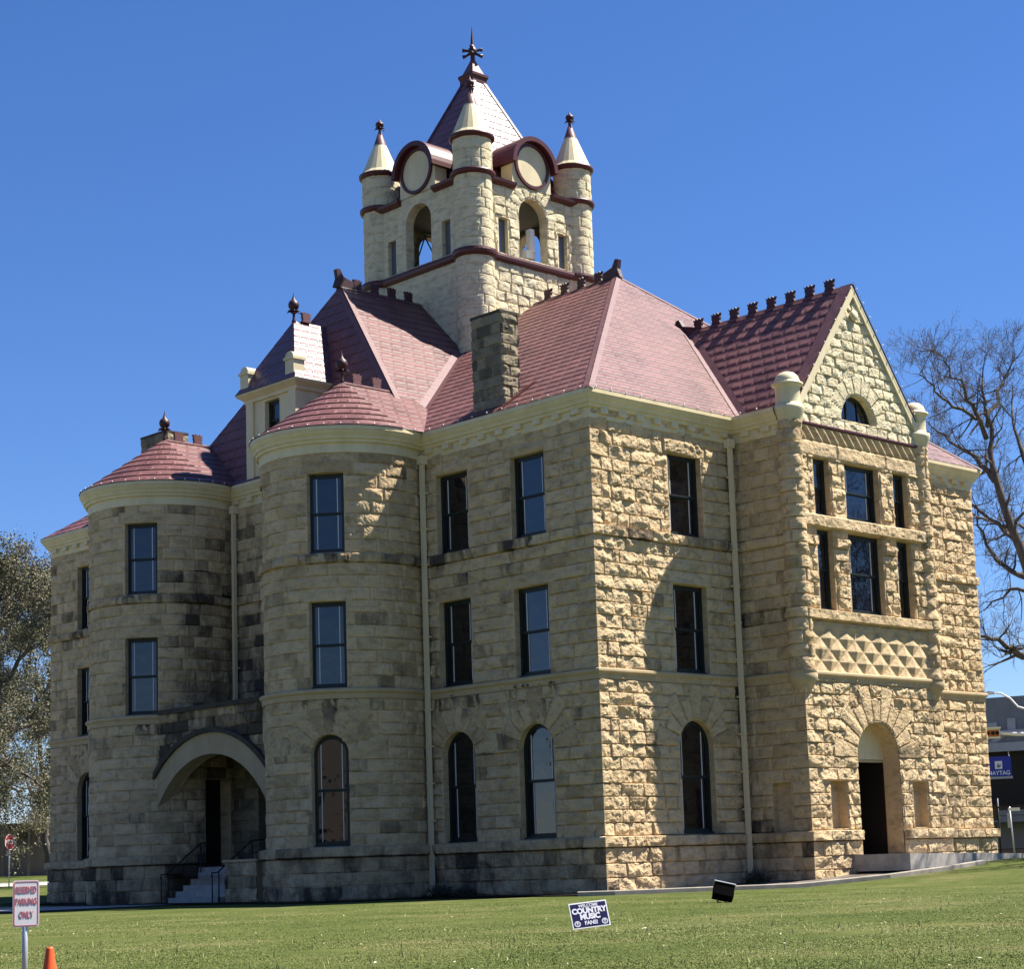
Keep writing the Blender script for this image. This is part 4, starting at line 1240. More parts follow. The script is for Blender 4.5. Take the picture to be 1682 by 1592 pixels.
Fk = [(i*6+q, i*6+q+1, (i+1)*6+q+1, (i+1)*6+q) for i in range(48) for q in range(5)]+[(0, 1, 2, 3, 4, 5)]
b.add(V, Fk); b.build('kerb', ['kerb'], None, kind='structure', label='low concrete kerb edging the entrance bed', category='kerb')
# raised walk to the entrance
b = MB()
WK = [(8.3, .86), (11.5, .80), (15.0, .72), (20, .66), (30, .64), (36, .64)]
V = []
for x, z in WK: V += [(x, -2.42, z), (x, -4.5, z), (x, -4.5, z-.5), (x, -2.42, z-.5)]
Fw = []
for i in range(len(WK)-1):
    for q in range(3): Fw.append((i*4+q, i*4+q+1, (i+1)*4+q+1, (i+1)*4+q))
Fw.append((0, 1, 2, 3)); b.add(V, Fw)
b.build('walkway', ['concrete'], None, kind='structure', label='raised concrete walkway at the arched entrance', category='walkway')

# grass blades: nobody could count them
def grass():
    rng = np.random.RandomState(5)
    n = 260000
    D = 14+np.abs(rng.exponential(13, n)); D = D[D < 50]
    px = rng.uniform(-40, 1722, len(D))
    ang = YAW-np.arctan((px-CX)/FPX)
    x = CAMP[0]+D*np.cos(ang)*1.0; y = CAMP[1]+D*np.sin(ang)
    ok = (x > -29.3) & ~((x > -2.2) & (y > -1.0)) & ~((x > -12) & (y > 12))
    kx = np.array([p[0] for p in KP]); ky = np.array([p[1] for p in KP])
    ky_i = np.interp(x, kx, ky); ok &= ~((x > -2.0) & (x < 11.3) & (y > ky_i-.15)) & ~((x > 8) & (y > -4.6))
    ok &= vnoise(x*.5, y*.5, 21, 2) > .22
    x, y, D = x[ok], y[ok], D[ok]; n = len(x)
    z = zt_(x, y)
    clump = vnoise(x*.9, y*.9, 8, 3)
    h = rng.uniform(.004, .012, n)*(.6+.9*clump); tall = rng.uniform(0, 1, n) < .002; h = np.where(tall, h*8, h)
    a = rng.uniform(0, 2*math.pi, n); wd = rng.uniform(.004, .008, n)*(1+D/40)
    lean = rng.uniform(-.035, .035, (n, 2))
    dx, dy = np.cos(a)*wd, np.sin(a)*wd
    V = np.stack((np.stack((x-dx, y-dy, z-.01), -1), np.stack((x+dx, y+dy, z-.01), -1), np.stack((x+lean[:, 0], y+lean[:, 1], z+h), -1)), 1).reshape(-1, 3)
    F = np.arange(3*n).reshape(n, 3)
    pal = np.array([(.115, .145, .036), (.15, .178, .047), (.19, .20, .066), (.33, .30, .14), (.125, .165, .040)])
    patch = vnoise(x*.25+3, y*.25+9, 31, 3)+rng.uniform(-.22, .22, n)
    k = np.clip(np.searchsorted([.34, .48, .58, .68], patch), 0, 4); order = np.array([4, 0, 1, 2, 3])
    c = pal[order[k]]*rng.uniform(.8, 1.2, (n, 1)); c[tall] = (.36, .36, .16)
    o = link('grass', np_mesh('grass', V, F, np.repeat(c, 3, 0)), None, 'grass', kind='stuff', label='short sunlit grass blades covering the lawn', category='grass')
grass()
def litter():
    rng = np.random.RandomState(17); n = 420
    D = rng.uniform(15.5, 46, n); px = rng.uniform(-20, 1700, n); ang = YAW-np.arctan((px-CX)/FPX)
    x = CAMP[0]+D*np.cos(ang); y = CAMP[1]+D*np.sin(ang); ok = (x > -29) & ~((x > -2.5) & (y > -5.5)) & ~((x > -6) & (y > -1))
    x, y = x[ok], y[ok]; n = len(x); z = zt_(x, y)+.012
    a = rng.uniform(0, 6.28, n); s_ = rng.uniform(.012, .032, n); t = rng.uniform(-.02, .02, (n, 2))
    dx, dy = np.cos(a)*s_, np.sin(a)*s_
    V = np.stack((np.stack((x-dx, y-dy, z), -1), np.stack((x+dy*.5, y-dx*.5, z+.006+t[:, 0]*.4), -1), np.stack((x+dx, y+dy, z+.008), -1), np.stack((x-dy*.5, y+dx*.5, z+.006+t[:, 1]*.4), -1)), 1).reshape(-1, 3)
    pal = np.array([(.30, .22, .11), (.40, .34, .20), (.55, .52, .40), (.22, .15, .08)])
    link('fallen_leaves', np_mesh('fallen_leaves', V, np.arange(4*n).reshape(n, 4), np.repeat(pal[rng.randint(0, 4, n)], 4, 0)), None, 'leaf', kind='stuff', label='scattered pale dead leaves lying on the lawn', category='leaves')
litter()

# ------------------------------------------------------------------ handrails, lamp and signs on the lawn
def px_ray(px, py):
    v = rt2*((px-CX)/FPX)+up2*(-(py-CY)/FPX)+fw
    return v
def handrail(y, label, x0=-3.5, x1=-1.9):
    h_ = empty('handrail', (x0, y, 0), label=label, category='handrail', group='handrails at the porch steps')
    b = MB().tube([(0, 0, .85), (0, 0, .98), (.25, 0, 1.0), (x1-x0, 0, 2.0), (x1-x0+.5, 0, 2.02)], .025, 8)
    b.build('rail', ['black_metal'], h_)
    for x, z in ((0.02, .92), (.28, 1.0), (x1-x0, 1.98)):
        MB().tube([(x, 0, -.1), (x, 0, z)], .022, 8).build('post', ['black_metal'], h_)
handrail(17.25, 'black iron handrail on the far side of the porch steps'); handrail(14.3, 'black iron handrail on the near side of the porch steps')

M['black_matte'] = mat('black_matte', (.004, .004, .0045), .9, .0)[0]
def floodlight():
    D = 40.0; v = px_ray(1188, 1487); k = D/math.hypot(v.x, v.y); p = Vector(CAMP)+v*k
    g = float(zt_(p.x, p.y))
    f = empty('floodlight', (p.x, p.y, g), YAW-math.pi/2, label='black floodlight on a short stand aimed at the courthouse', category='floodlight')
    z0 = p.z-g
    mt_ = Matrix.Translation((.02, 0, z0+.27)) @ Matrix.Rotation(R(14), 4, 'Y') @ Matrix.Rotation(R(-28), 4, 'X')
    b = MB()
    b.prism([mt_ @ Vector(q) for q in ((-.21, -.10, -.13), (-.21, .13, -.16), (-.21, .16, .17), (-.21, -.06, .15))], mt_.to_3x3() @ Vector((.42, 0, 0)))
    b.build('housing', ['black_matte'], f)
    b = MB(); b.box((-.225, -.09, .160), (.225, .19, .178), 0, mt_); b.build('visor', ['grey_metal'], f)
    b = MB(); b.box((-.19, .135, -.12), (.19, .15, .13), 0, mt_); b.build('lens', ['glass'], f)
    b = MB()
    b.tube([(-.10, 0, z0+.26), (-.11, 0, z0+.06), (.0, 0, z0+.02), (.11, 0, z0+.06), (.10, 0, z0+.26)], .018, 6); b.tube([(0, 0, -.15), (0, 0, z0+.02)], .03, 8); b.box((-.12, -.08, z0-.02), (.12, .08, z0+.012))
    b.build('bracket', ['black_metal'], f)
floodlight()

M['navy'] = mat('navy_print', (.008, .009, .065), .6, .15)[0]
M['lilac'] = mat('white_print', (.74, .72, .82), .5, .3)[0]
M['red_print'] = mat('red_print', (.52, .15, .16), .55, .25)[0]
M['sign_white'] = mat('sign_white', (.70, .69, .70), .4, .4)[0]
def text(body, size, x, z, parent, m_, y=-.006, bold=0.0, xs=1.0, name='lettering', base_rot=None):
    cu = bpy.data.curves.new(name, 'FONT'); cu.body = body; cu.size = size; cu.align_x = 'CENTER'; cu.align_y = 'CENTER'; cu.extrude = .0015; cu.offset = bold
    o = bpy.data.objects.new(name, cu); COL.objects.link(o)
    dg = bpy.context.evaluated_depsgraph_get(); me = bpy.data.meshes.new_from_object(o.evaluated_get(dg)); bpy.data.objects.remove(o)
    me.materials.clear(); me.materials.append(M[m_])
    t = bpy.data.objects.new(name, me); COL.objects.link(t); t.parent = parent
    t.matrix_local = Matrix.Translation((x, y, z)) @ Matrix.Rotation(math.pi/2, 4, 'X') @ Matrix.Diagonal((xs, 1, 1, 1))
    return t
def yard_sign():
    D = 25.6; v = px_ray(968.5, 1503); k = D/math.hypot(v.x, v.y); p = Vector(CAMP)+v*k
    s = empty('yard_sign', (p.x, p.y, float(zt_(p.x, p.y))), -.40, label='navy yard sign reading WELCOME COUNTRY MUSIC FANS! on the lawn', category='yard sign')
    zc = p.z-s.location.z
    w_, h_ = .545, .345
    roll = Matrix.Translation((0, 0, zc)) @ Matrix.Rotation(R(-14), 4, 'X') @ Matrix.Rotation(R(-4.5), 4, 'Y')
    b = MB().box((-w_/2, 0, -h_/2), (w_/2, .006, h_/2)); pn = b.build('panel', ['white'], s); pn.matrix_local = roll
    MB().box((-w_/2+.017, -.0025, -h_/2+.017), (w_/2-.017, -.0003, h_/2-.017)).build('printed_face', ['navy'], pn)
    text('WELCOME', .058, 0, .122, pn, 'lilac', -.005, .0012, 1.0); text('COUNTRY', .098, 0, .055, pn, 'lilac', -.005, .005, 1.04)
    text('MUSIC', .098, 0, -.026, pn, 'lilac', -.005, .005, 1.02); text('FANS!', .072, 0, -.108, pn, 'lilac', -.005, .002, 1.0)
    for x in (-.198, .198):
        b = MB(); c = lambda r: [(x+r*math.cos(2*math.pi*i/24), -.005, -.108+r*.9*math.sin(2*math.pi*i/24)) for i in range(24)]
        b.ring(c(.044), c(.035), (0, .002, 0)); b.ring(c(.031), c(.027), (0, .002, 0))
        b.box((x-.006, -.005, -.125), (x+.006, -.003, -.098)); b.prism([(x-.016, -.005, -.098), (x+.016, -.005, -.098), (x+.008, -.005, -.086), (x-.008, -.005, -.086)], (0, .002, 0))
        b.build('emblem', ['lilac'], pn)
    for x in (-.13, .13): MB().tube([(x, .003, -.12), (x, .003, zc)], .004, 6).build('leg', ['grey_metal'], s)
yard_sign()
def parking_sign():
    x, y = -29.72, -20.55
    s = empty('parking_sign', (x, y, -.42), math.atan2(CAMP[0]-x, -(CAMP[1]-y))+.30, label='white sign with red RESERVED PARKING ONLY lettering on a steel post', category='parking sign')
    b = MB().tube([(0, 0.03, -.1), (0, .03, 1.33)], .028, 10); b.build('post', ['grey_metal'], s)
    w_, h_ = .265, .455; zc = 1.118
    def rr(w2, h2, r, y_):
        P = []
        for cx, cz, a in ((w2-r, h2-r, 0), (-w2+r, h2-r, 90), (-w2+r, -h2+r, 180), (w2-r, -h2+r, 270)):
            P += [(cx+r*math.cos(R(a+15*i)), y_, zc+cz+r*math.sin(R(a+15*i))) for i in range(7)]
        return P
    pl = MB().prism(rr(w_/2, h_/2, .03, -.004), (0, .006, 0)).build('plate', ['sign_white'], s)
    MB().ring(rr(w_/2-.010, h_/2-.010, .024, -.0065), rr(w_/2-.018, h_/2-.018, .018, -.0065), (0, .002, 0)).build('border', ['red_print'], pl)
    for t_, z in (('RESERVED', .132), ('PARKING', .018), ('ONLY', -.11)):
        text(t_, .092, 0, zc+z, pl, 'red_print', -.0065, .0005, .50 if t_ == 'RESERVED' else .56 if t_ == 'PARKING' else .58)
parking_sign()
M['orange'] = mat('orange_plastic', (.75, .10, .02), .45, .35)[0]
def cone():
    c = empty('traffic_cone', (-30.05, -21.58, -.42), label='orange traffic cone by the street kerb', category='traffic cone')
    MB().lathe([(.15, .03), (.135, .06), (.035, .70), (.03, .72), (.0, .72)], n=24).build('body', ['orange'], c)
    MB().box((-.19, -.19, 0), (.19, .19, .035)).build('base', ['orange'], c)
cone()

# strings of white bulbs along eaves and rakes
def string_light(pts, gap, label, off=(0, 0, 0)):
    b = MB(); P = [Vector(p)+Vector(off) for p in pts]; b.tube(P, .005, 4, 1, False)
    for p, q in zip(P[:-1], P[1:]):
        L = (q-p).length; n = max(1, int(L/gap))
        for i in range(n):
            c = p.lerp(q, (i+.5)/n); b.lathe([(.0, -.03), (.022, -.016), (.024, .006), (.012, .026), (0, .032)], c, 6, 0)
    b.build('string_light', ['bulb', 'black_metal'], None, label=label, category='string light', group='strings of bulbs along the roof edges')
string_light([(GX0-.37, -1.7, 14.66), (GX0-.37, -.37, 14.66), (-.37, -.37, 14.66), (-.37, YJ-.6, 14.66)], .62, 'string of white bulbs along the eaves at the building corner')
string_light([(TX+(TR+.37)*math.cos(a), TY[0]+(TR+.37)*math.sin(a), 14.66) for a in [R(-75-10*i) for i in range(15)]], .5, 'string of white bulbs round the eaves of the near turret')
string_light([(TX+(TR+.37)*math.cos(a), TY[1]+(TR+.37)*math.sin(a), 14.66) for a in [R(-75-10*i) for i in range(15)]], .7, 'string of white bulbs round the eaves of the far turret')
string_light([(GC-3.45, GY-.16, 14.62), (GC, GY-.16, 19.22), (GC+3.45, GY-.16, 14.62)], .52, 'string of white bulbs up both edges of the gable')

# ------------------------------------------------------------------ trees
def at(px, D):
    v = px_ray(px, 1400); k = D/math.hypot(v.x, v.y); x, y = CAMP[0]+v.x*k, CAMP[1]+v.y*k
    return (x, y, float(zt_(x, y)))
def make_tree(name, base, seed, label, limbs, r0, levels, leaves=0, leaf_size=.1, twig=.022, shoot=3.0, dens=1.0, droop=0.0):
    """limbs: polylines of main wood in metres from the base; finer branches sprout along them"""
    rng = random.Random(seed)
    root = empty(name, base, label=label, category='tree')
    tr, cr = MB(), MB(); tips = []
    def rv(s_): return Vector((rng.gauss(0, s_), rng.gauss(0, s_), rng.gauss(0, s_)))
    def grow(p, d, L, r, lv):
        n = 3
        pts = [p]; rad = [r]; dd = d.copy()
        for i in range(n):
            dd = (dd+rv(.16)+Vector((0, 0, .05-droop*(lv > 2)))).normalized()
            p = p+dd*(L/n); pts.append(p); rad.append(max(r*(1-.6*(i+1)/n), twig*.55))
        cr.tube(pts, rad, 5 if lv < 2 else 3, 0, False)
        if lv >= levels:
            tips.append(pts[-1]); tips.append(pts[1]); tips.append(pts[2]); return
        k = max(2, int(round(rng.uniform(2.2, 4.2)*dens)))
        for i in range(k):
            t = rng.uniform(.25, 1.0) if i else 1.0
            j = min(int(t*n), n-1); f = t*n-j; q = pts[j].lerp(pts[j+1], f); rr = rad[j]*(1-f)+rad[j+1]*f
            nd = (dd+rv(.55 if i else .25)).normalized()
            grow(q, nd, L*rng.uniform(.55, .82), max(rr*rng.uniform(.55, .8), twig*.6), lv+1)
    for li, (P, ra, rb) in enumerate(limbs):
        P = [Vector(p) for p in P]
        # smooth the polyline a little and give it slight crookedness
        Q = []
        for i in range(len(P)-1):
            for t in (0, .33, .66): Q.append(P[i].lerp(P[i+1], t)+(rv(.10) if t else Vector()))
        Q.append(P[-1]); m_ = len(Q)
        rad = [ra+(rb-ra)*(i/(m_-1))**.8 for i in range(m_)]
        (tr if li == 0 else cr).tube(Q, rad, 9 if li == 0 else 6, 0, True)
        for i in range(2 if li == 0 else 1, m_):
            if li == 0 and i < m_*.45: continue
            d = (Q[i]-Q[i-1]).normalized()
            for k in range(max(1, int(round(rng.uniform(.8, 2.2)*dens)))):
                nd = (d*.7+rv(.6)).normalized()
                grow(Q[i], nd, shoot*rng.uniform(.6, 1.1)*(1-.45*i/m_), max(rad[i]*.5, twig), 1)
        grow(Q[-1], d, shoot*.6, rb, 1)
    tr.build('trunk', ['bark'], root); cr.build('branches', ['bark'], root)
    if leaves:
        r2 = np.random.RandomState(seed); n = leaves
        T = np.array([list(t) for t in tips]); k = r2.randint(0, len(T), n)
        c = T[k]+r2.normal(0, .15, (n, 3)); a = r2.normal(0, 1, (n, 3)); a /= np.linalg.norm(a, axis=1, keepdims=True)
        b_ = np.cross(a, r2.normal(0, 1, (n, 3))); b_ /= np.linalg.norm(b_, axis=1, keepdims=True)
        s = r2.uniform(.5, 1.2, (n, 1))*leaf_size
        V = np.stack((c-a*s, c+b_*s*.6, c+a*s, c-b_*s*.6), 1).reshape(-1, 3); F = np.arange(4*n).reshape(n, 4)
        pal = np.array([(.155, .16, .085), (.195, .185, .115), (.24, .22, .155), (.165, .14, .095), (.12, .135, .065)])
        cl = pal[r2.randint(0, 5, n)]*r2.uniform(.7, 1.2, (n, 1))
        link('foliage', np_mesh('foliage', V, F, np.repeat(cl, 4, 0)), root, 'leaf')
    return root
def limb_px(base, pts):
    """points seen at (px, py) with a depth offset, as metres from the base"""
    out = []
    D0 = math.hypot(base[0]-CAMP[0], base[1]-CAMP[1])
    for px, py, dd in pts:
        v = px_ray(px, py); k = (D0+dd)/math.hypot(v.x, v.y); q = Vector(CAMP)+v*k
        out.append(tuple(q-Vector(base)))
    return out
tb = at(1716, 92)
make_tree('bare_tree', tb, 3, 'tall leafless tree rising behind the sunny end of the courthouse', [
    (limb_px(tb, [(1716, 1400, 0), (1712, 1180, 0), (1704, 1000, 0), (1676, 900, 0), (1640, 800, 0), (1626, 740, .5), (1618, 680, 1), (1614, 620, 1.2)]), .42, .04),
    (limb_px(tb, [(1634, 790, 0), (1606, 752, 1), (1560, 726, 2), (1530, 700, 2.5)]), .16, .03),
    (limb_px(tb, [(1620, 720, 0), (1604, 680, -1), (1585, 640, -2), (1560, 605, -2.5), (1542, 580, -3)]), .14, .03),
    (limb_px(tb, [(1612, 690, 0), (1580, 672, -2), (1548, 655, -3), (1522, 625, -4), (1512, 612, -4)]), .11, .025),
    (limb_px(tb, [(1622, 700, 0), (1638, 640, 2), (1655, 615, 3), (1668, 590, 3)]), .12, .03),
    (limb_px(tb, [(1690, 950, 0), (1650, 930, 2), (1620, 895, 3), (1606, 850, 3)]), .17, .04),
    (limb_px(tb, [(1706, 1080, 0), (1672, 1075, -1), (1640, 1050, -2), (1612, 1046, -3)]), .24, .06),
    (limb_px(tb, [(1700, 980, 0), (1660, 968, 3), (1620, 1000, 4)]), .13, .03),
    (limb_px(tb, [(1690, 920, 0), (1710, 800, 3), (1740, 700, 4), (1760, 640, 5)]), .30, .05),
    (limb_px(tb, [(1700, 800, 3), (1672, 720, 4), (1662, 660, 5)]), .16, .04),
    (limb_px(tb, [(1712, 1100, 0), (1780, 950, -3), (1830, 800, -5)]), .3, .06),
    (limb_px(tb, [(1672, 890, 0), (1640, 860, 3), (1590, 830, 5), (1560, 790, 6), (1548, 770, 6)]), .13, .03),
], .45, 5, twig=.011, shoot=1.8, dens=.9)
make_tree('bare_tree', (19.4, -8.4, .5), 8, 'leafless tree out on the lawn whose branch shadows fall by the entrance walk', [
    ([(0, 0, -.2), (.1, 0, 3), (-.1, .2, 6), (0, .3, 9.5), (-.2, .4, 13)], .34, .06), ([(0, .1, 4.5), (-1.6, .6, 6.5), (-3, 1.2, 8.8), (-3.6, 1.5, 10.5)], .17, .05), ([(-.1, .1, 5.5), (1.8, -1, 8), (3, -2, 11)], .16, .05),
    ([(-.2, .2, 7), (.9, 1.8, 9), (2.8, 3.0, 11.5), (4.6, 3.8, 13.5)], .15, .04), ([(-.2, .2, 6.5), (-1.8, -1.2, 9), (-3, -1.6, 11.5)], .14, .04), ([(-.2, .2, 8), (1, 2, 11), (1.5, 3, 13)], .12, .04),
    ([(0, .2, 5), (2.5, 2, 6.5), (4.8, 3.4, 8.5), (6.2, 4, 11)], .16, .05)], .34, 4, twig=.02, shoot=2.4)
tb = at(-60, 96)
make_tree('budding_tree', tb, 12, 'budding tree with sparse olive leaves and spreading limbs', [
    (limb_px(tb, [(-60, 1440, 0), (-56, 1300, 0), (-50, 1180, 0), (-40, 1060, 0), (-20, 1000, 1), (6, 955, 1)]), .42, .05),
    (limb_px(tb, [(-50, 1200, 0), (-10, 1150, -1), (30, 1085, -2), (70, 1025, -2), (100, 985, -2)]), .2, .04),
    (limb_px(tb, [(-50, 1230, 0), (0, 1215, 2), (50, 1180, 3), (90, 1150, 3)]), .16, .04),
    (limb_px(tb, [(-46, 1120, 0), (0, 1030, 2), (40, 1000, 3), (60, 965, 4)]), .18, .04),
    (limb_px(tb, [(-54, 1270, 0), (0, 1260, -3), (45, 1275, -4), (80, 1300, -5)]), .14, .03),
    (limb_px(tb, [(-54, 1260, 0), (10, 1290, 3), (60, 1320, 5)]), .13, .03),
    (limb_px(tb, [(-40, 1060, 0), (-10, 1000, -3), (20, 960, -4)]), .14, .03),
    (limb_px(tb, [(-52, 1200, 0), (-110, 1080, 1), (-160, 980, 2)]), .2, .05), (limb_px(tb, [(-54, 1240, 0), (-120, 1180, -1), (-180, 1120, -3)]), .18, .05),
], .42, 4, 110000, .062, twig=.016, shoot=2.0, dens=1.15, droop=.08)
tb = at(64, 122)
make_tree('budding_tree', tb, 14, 'smaller budding tree standing farther back beside the tan building', [
    (limb_px(tb, [(80, 1420, 0), (76, 1360, 0), (66, 1250, 0), (60, 1130, 0), (60, 1080, 0)]), .28, .04),
    (limb_px(tb, [(76, 1350, 0), (40, 1270, 2), (10, 1180, 3)]), .15, .03), (limb_px(tb, [(72, 1310, 0), (100, 1230, -2), (120, 1130, -3)]), .15, .03),
    (limb_px(tb, [(66, 1230, 0), (30, 1160, -3), (0, 1090, -4)]), .12, .03)], .28, 4, 40000, .07, twig=.022, shoot=2.6)

def low_shrub(x, y, r_, seed, label):
    rng = random.Random(seed); sh_ = empty('low_shrub', (x, y, float(zt_(x, y))), label=label, category='shrub')
    b = MB()
    for k in range(90):
        a = rng.uniform(0, 2*math.pi); e_ = rng.uniform(.1, 1.25); l = r_*rng.uniform(.5, 1.1)
        p = Vector((rng.uniform(-.12, .12), rng.uniform(-.12, .12), 0)); d = Vector((math.cos(a)*math.sin(e_), math.sin(a)*math.sin(e_), math.cos(e_)))
        q = p+d*l*.6; b.tube([p, q, q+d*l*.4+Vector((rng.uniform(-.1, .1), rng.uniform(-.1, .1), .04))], [.012, .009, .004], 3)
    b.build('stems', ['bark'], sh_)
    r2 = np.random.RandomState(seed); n = 900
    d = r2.normal(0, 1, (n, 3)); d /= np.linalg.norm(d, axis=1, keepdims=True); d[:, 2] = np.abs(d[:, 2])
    c = d*r_*r2.uniform(.35, 1.0, (n, 1))*np.array([1, 1, .8]); a = r2.normal(0, 1, (n, 3)); a /= np.linalg.norm(a, axis=1, keepdims=True)
    e2 = np.cross(a, d); s2 = r2.uniform(.02, .045, (n, 1))
    V = np.stack((c-a*s2, c+e2*s2*.6, c+a*s2, c-e2*s2*.6), 1).reshape(-1, 3)
    link('foliage', np_mesh('foliage', V, np.arange(4*n).reshape(n, 4), np.repeat(np.array([[.03, .04, .016]])*r2.uniform(.5, 1.4, (n, 1)), 4, 0)), sh_, 'leaf')
low_shrub(-.75, 6.3, .55, 1, 'low dark shrub at the foot of the shaded wall near the downspout')
low_shrub(-.7, 5.2, .42, 2, 'smaller dark shrub between the two arched windows of the shaded wall')
low_shrub(5.7, -.75, .5, 3, 'dark shrub in the corner beside the entrance bay')

# ------------------------------------------------------------------ the far side of the street, behind the viewpoint: what the windows mirror
def block(x, y, w_, d_, h_, rz, wall, label):
    b0 = empty('shop_building', (x, y, -.4), rz, label=label, category='building')
    MB().box((-w_/2, 0, -.3), (w_/2, d_, h_)).build('wall', [wall], b0)
    MB().box((-w_/2-.1, -.25, h_), (w_/2+.1, d_+.1, h_+.5)).build('cornice', ['grey_panel'], b0)
    n = max(2, int(w_/3))
    for i in range(n):
        xx = -w_/2+(i+.5)*w_/n
        MB().box((xx-.6, -.03, 5.0), (xx+.6, -.004, 7.4)).build('window', ['dark'], b0)
    MB().box((-w_/2+.4, -.03, .5), (w_/2-.4, -.004, 3.2)).build('shop_window', ['dark'], b0)
    MB().box((-w_/2+.1, -2.2, 3.4), (w_/2-.1, -.01, 3.7)).build('awning', ['brown'], b0)
OPP = [(-58, 18, 10.5, 'brown_stucco', 'tan two-storey shop across the street'), (-40, 16, 9, 'red_brick', 'red brick two-storey shop across the street'), (-20, 20, 11.5, 'pale_stone', 'pale stone bank block across the street'), (0, 17, 9.5, 'red_brick', 'long red brick store across the street'), (18, 16, 10, 'brown_stucco', 'tan store with a flat parapet across the street'), (36, 18, 9, 'pale_stone', 'pale stone store near the far corner across the street'), (56, 20, 10, 'red_brick', 'red brick corner store across the street')]

# ------------------------------------------------------------------ across the streets
M['tan_wall'] = cream_mat('tan_stucco', (.26, .19, .145), .9)
M['grey_panel'] = cream_mat('grey_metal_panel', (.20, .21, .24), .6)
M['pale_panel'] = cream_mat('pale_grey_panel', (.38, .39, .43), .6)
M['brown'] = cream_mat('brown_brick', (.10, .065, .04), .9)
M['sign_blue'] = mat('blue_sign', (.008, .03, .32), .4, .4)[0]
M['signal'] = mat('signal_shell', (.72, .70, .58), .5, .3)[0]
M['amber'] = mat('amber_face', (.42, .13, .03), .5, .4)[0]
M['stop_red'] = mat('stop_red', (.35, .02, .025), .4, .4)[0]
def facing(px, D, turn=0):
    x, y, z = at(px, D); v = px_ray(px, 1400)
    return (x, y, z), math.atan2(v.y, v.x)-math.pi/2+turn
# left: low tan building, stop sign
p, a = facing(20, 125)
bl = empty('low_building', p, a, label='low tan stucco building beyond the budding tree', category='building')
MB().box((-16, 0, -.5), (8, 10, 3.0)).build('wall', ['tan_wall'], bl)
MB().box((-16.3, -.8, 3.0), (8.3, 10.3, 3.25)).build('roof', ['brown'], bl)
MB().box((-2.2, -.06, 0), (-.9, -.005, 2.5)).build('door', ['dark'], bl)
for x in (1.0, -.6): MB().box((x-.07, -.75, -.3), (x+.07, -.6, 3.0)).build('post', ['tan_wall'], bl)
p, a = facing(16, 92)
ss = empty('stop_sign', p, a+.95, label='red octagonal stop sign at the far road', category='stop sign')
MB().tube([(0, .03, -.2), (0, .03, 2.4)], .03, 8).build('post', ['grey_metal'], ss)
oc = lambda r, y_: [(r*math.cos(R(22.5+45*i)), y_, 2.05+r*math.sin(R(22.5+45*i))) for i in range(8)]
pl = MB().prism(oc(.40, -.004), (0, .006, 0)).build('plate', ['stop_red'], ss)
MB().ring(oc(.385, -.008), oc(.355, -.008), (0, .003, 0)).build('border', ['white'], pl)
text('STOP', .27, 0, 2.05, pl, 'white', -.009, .004, .9)
# right: shop with a stepped canopy front and a hanging blue sign
p, a = facing(1668, 118)
sb = empty('shop_building', p, a-.25, label='dark two-storey shop with grey panelled parapet across the street', category='building')
MB().box((-9, 0, -.5), (12, 14, 9.6)).build('wall', ['brown'], sb)
b = MB(); b.box((-9.1, -.55, 7.1), (12.1, -.01, 9.8)); b.build('parapet', ['grey_panel'], sb)
b = MB(); b.box((-9.2, -.85, 7.55), (12.2, -.56, 7.8)); b.box((-9.2, -.75, 6.55), (12.2, -.56, 7.08)); 
for i in range(9):
    x = -8.2+2.4*i; b.prism([(x, -.60, 7.1), (x+.5, -.60, 7.1), (x+1.1, -.60, 7.54), (x+.6, -.60, 7.54)], (0, .04, 0)); b.box((x, -.66, 7.82), (x+.6, -.56, 8.3)); b.box((x+1.2, -.66, 7.82), (x+1.7, -.56, 8.5))
b.build('parapet_trim', ['pale_panel'], sb)
MB().box((-8.8, -.08, 3.4), (11.8, -.01, 6.5)).build('upper_window', ['dark'], sb)
b = MB(); b.box((-9, -1.9, 2.75), (12, -.02, 3.05)); b.box((-9, -1.95, 2.35), (12, -1.8, 2.72)); b.build('canopy', ['grey_panel'], sb)
b = MB(); b.box((-8.8, -.07, .8), (11.8, -.012, 2.5)); b.build('shop_window', ['grey_panel'], sb)
b = MB(); b.box((-9, -.2, -.3), (12, -.09, .75)); b.build('stall_riser', ['tan_wall'], sb)
p2, a2 = facing(1650, 112)
hs = empty('hanging_sign', (p2[0], p2[1], p2[2]), a2, label='blue hanging shop sign with white emblem and lettering', category='shop sign')
zs_ = 4.70-p2[2]+.25
MB().box((-.70, 0, zs_), (.70, .15, zs_+1.12)).build('panel', ['sign_blue'], hs)
MB().box((-.74, -.06, zs_-.14), (.74, .18, zs_-.02)).build('frame', ['pale_panel'], hs)
b = MB().box((-.2, -.012, zs_+.42), (.2, -.002, zs_+.86)); em = b.build('emblem', ['white'], hs)
MB().prism([(-.12, -.02, zs_+.52), (-.02, -.02, zs_+.78), (.04, -.02, zs_+.60), (.12, -.02, zs_+.76), (.12, -.02, zs_+.54), (.0, -.02, zs_+.48)], (0, .006, 0)).build('mark', ['grey_panel'], em)
text('MAYTAG', .33, 0, zs_+.18, hs, 'white', -.012, .004, .92)
MB().tube([(-.6, .08, zs_+1.1), (-.6, 3.2, zs_+1.5)], .04, 6).tube([(.6, .08, zs_+1.1), (.6, 3.2, zs_+1.5)], .04, 6).build('bracket', ['black_metal'], hs)
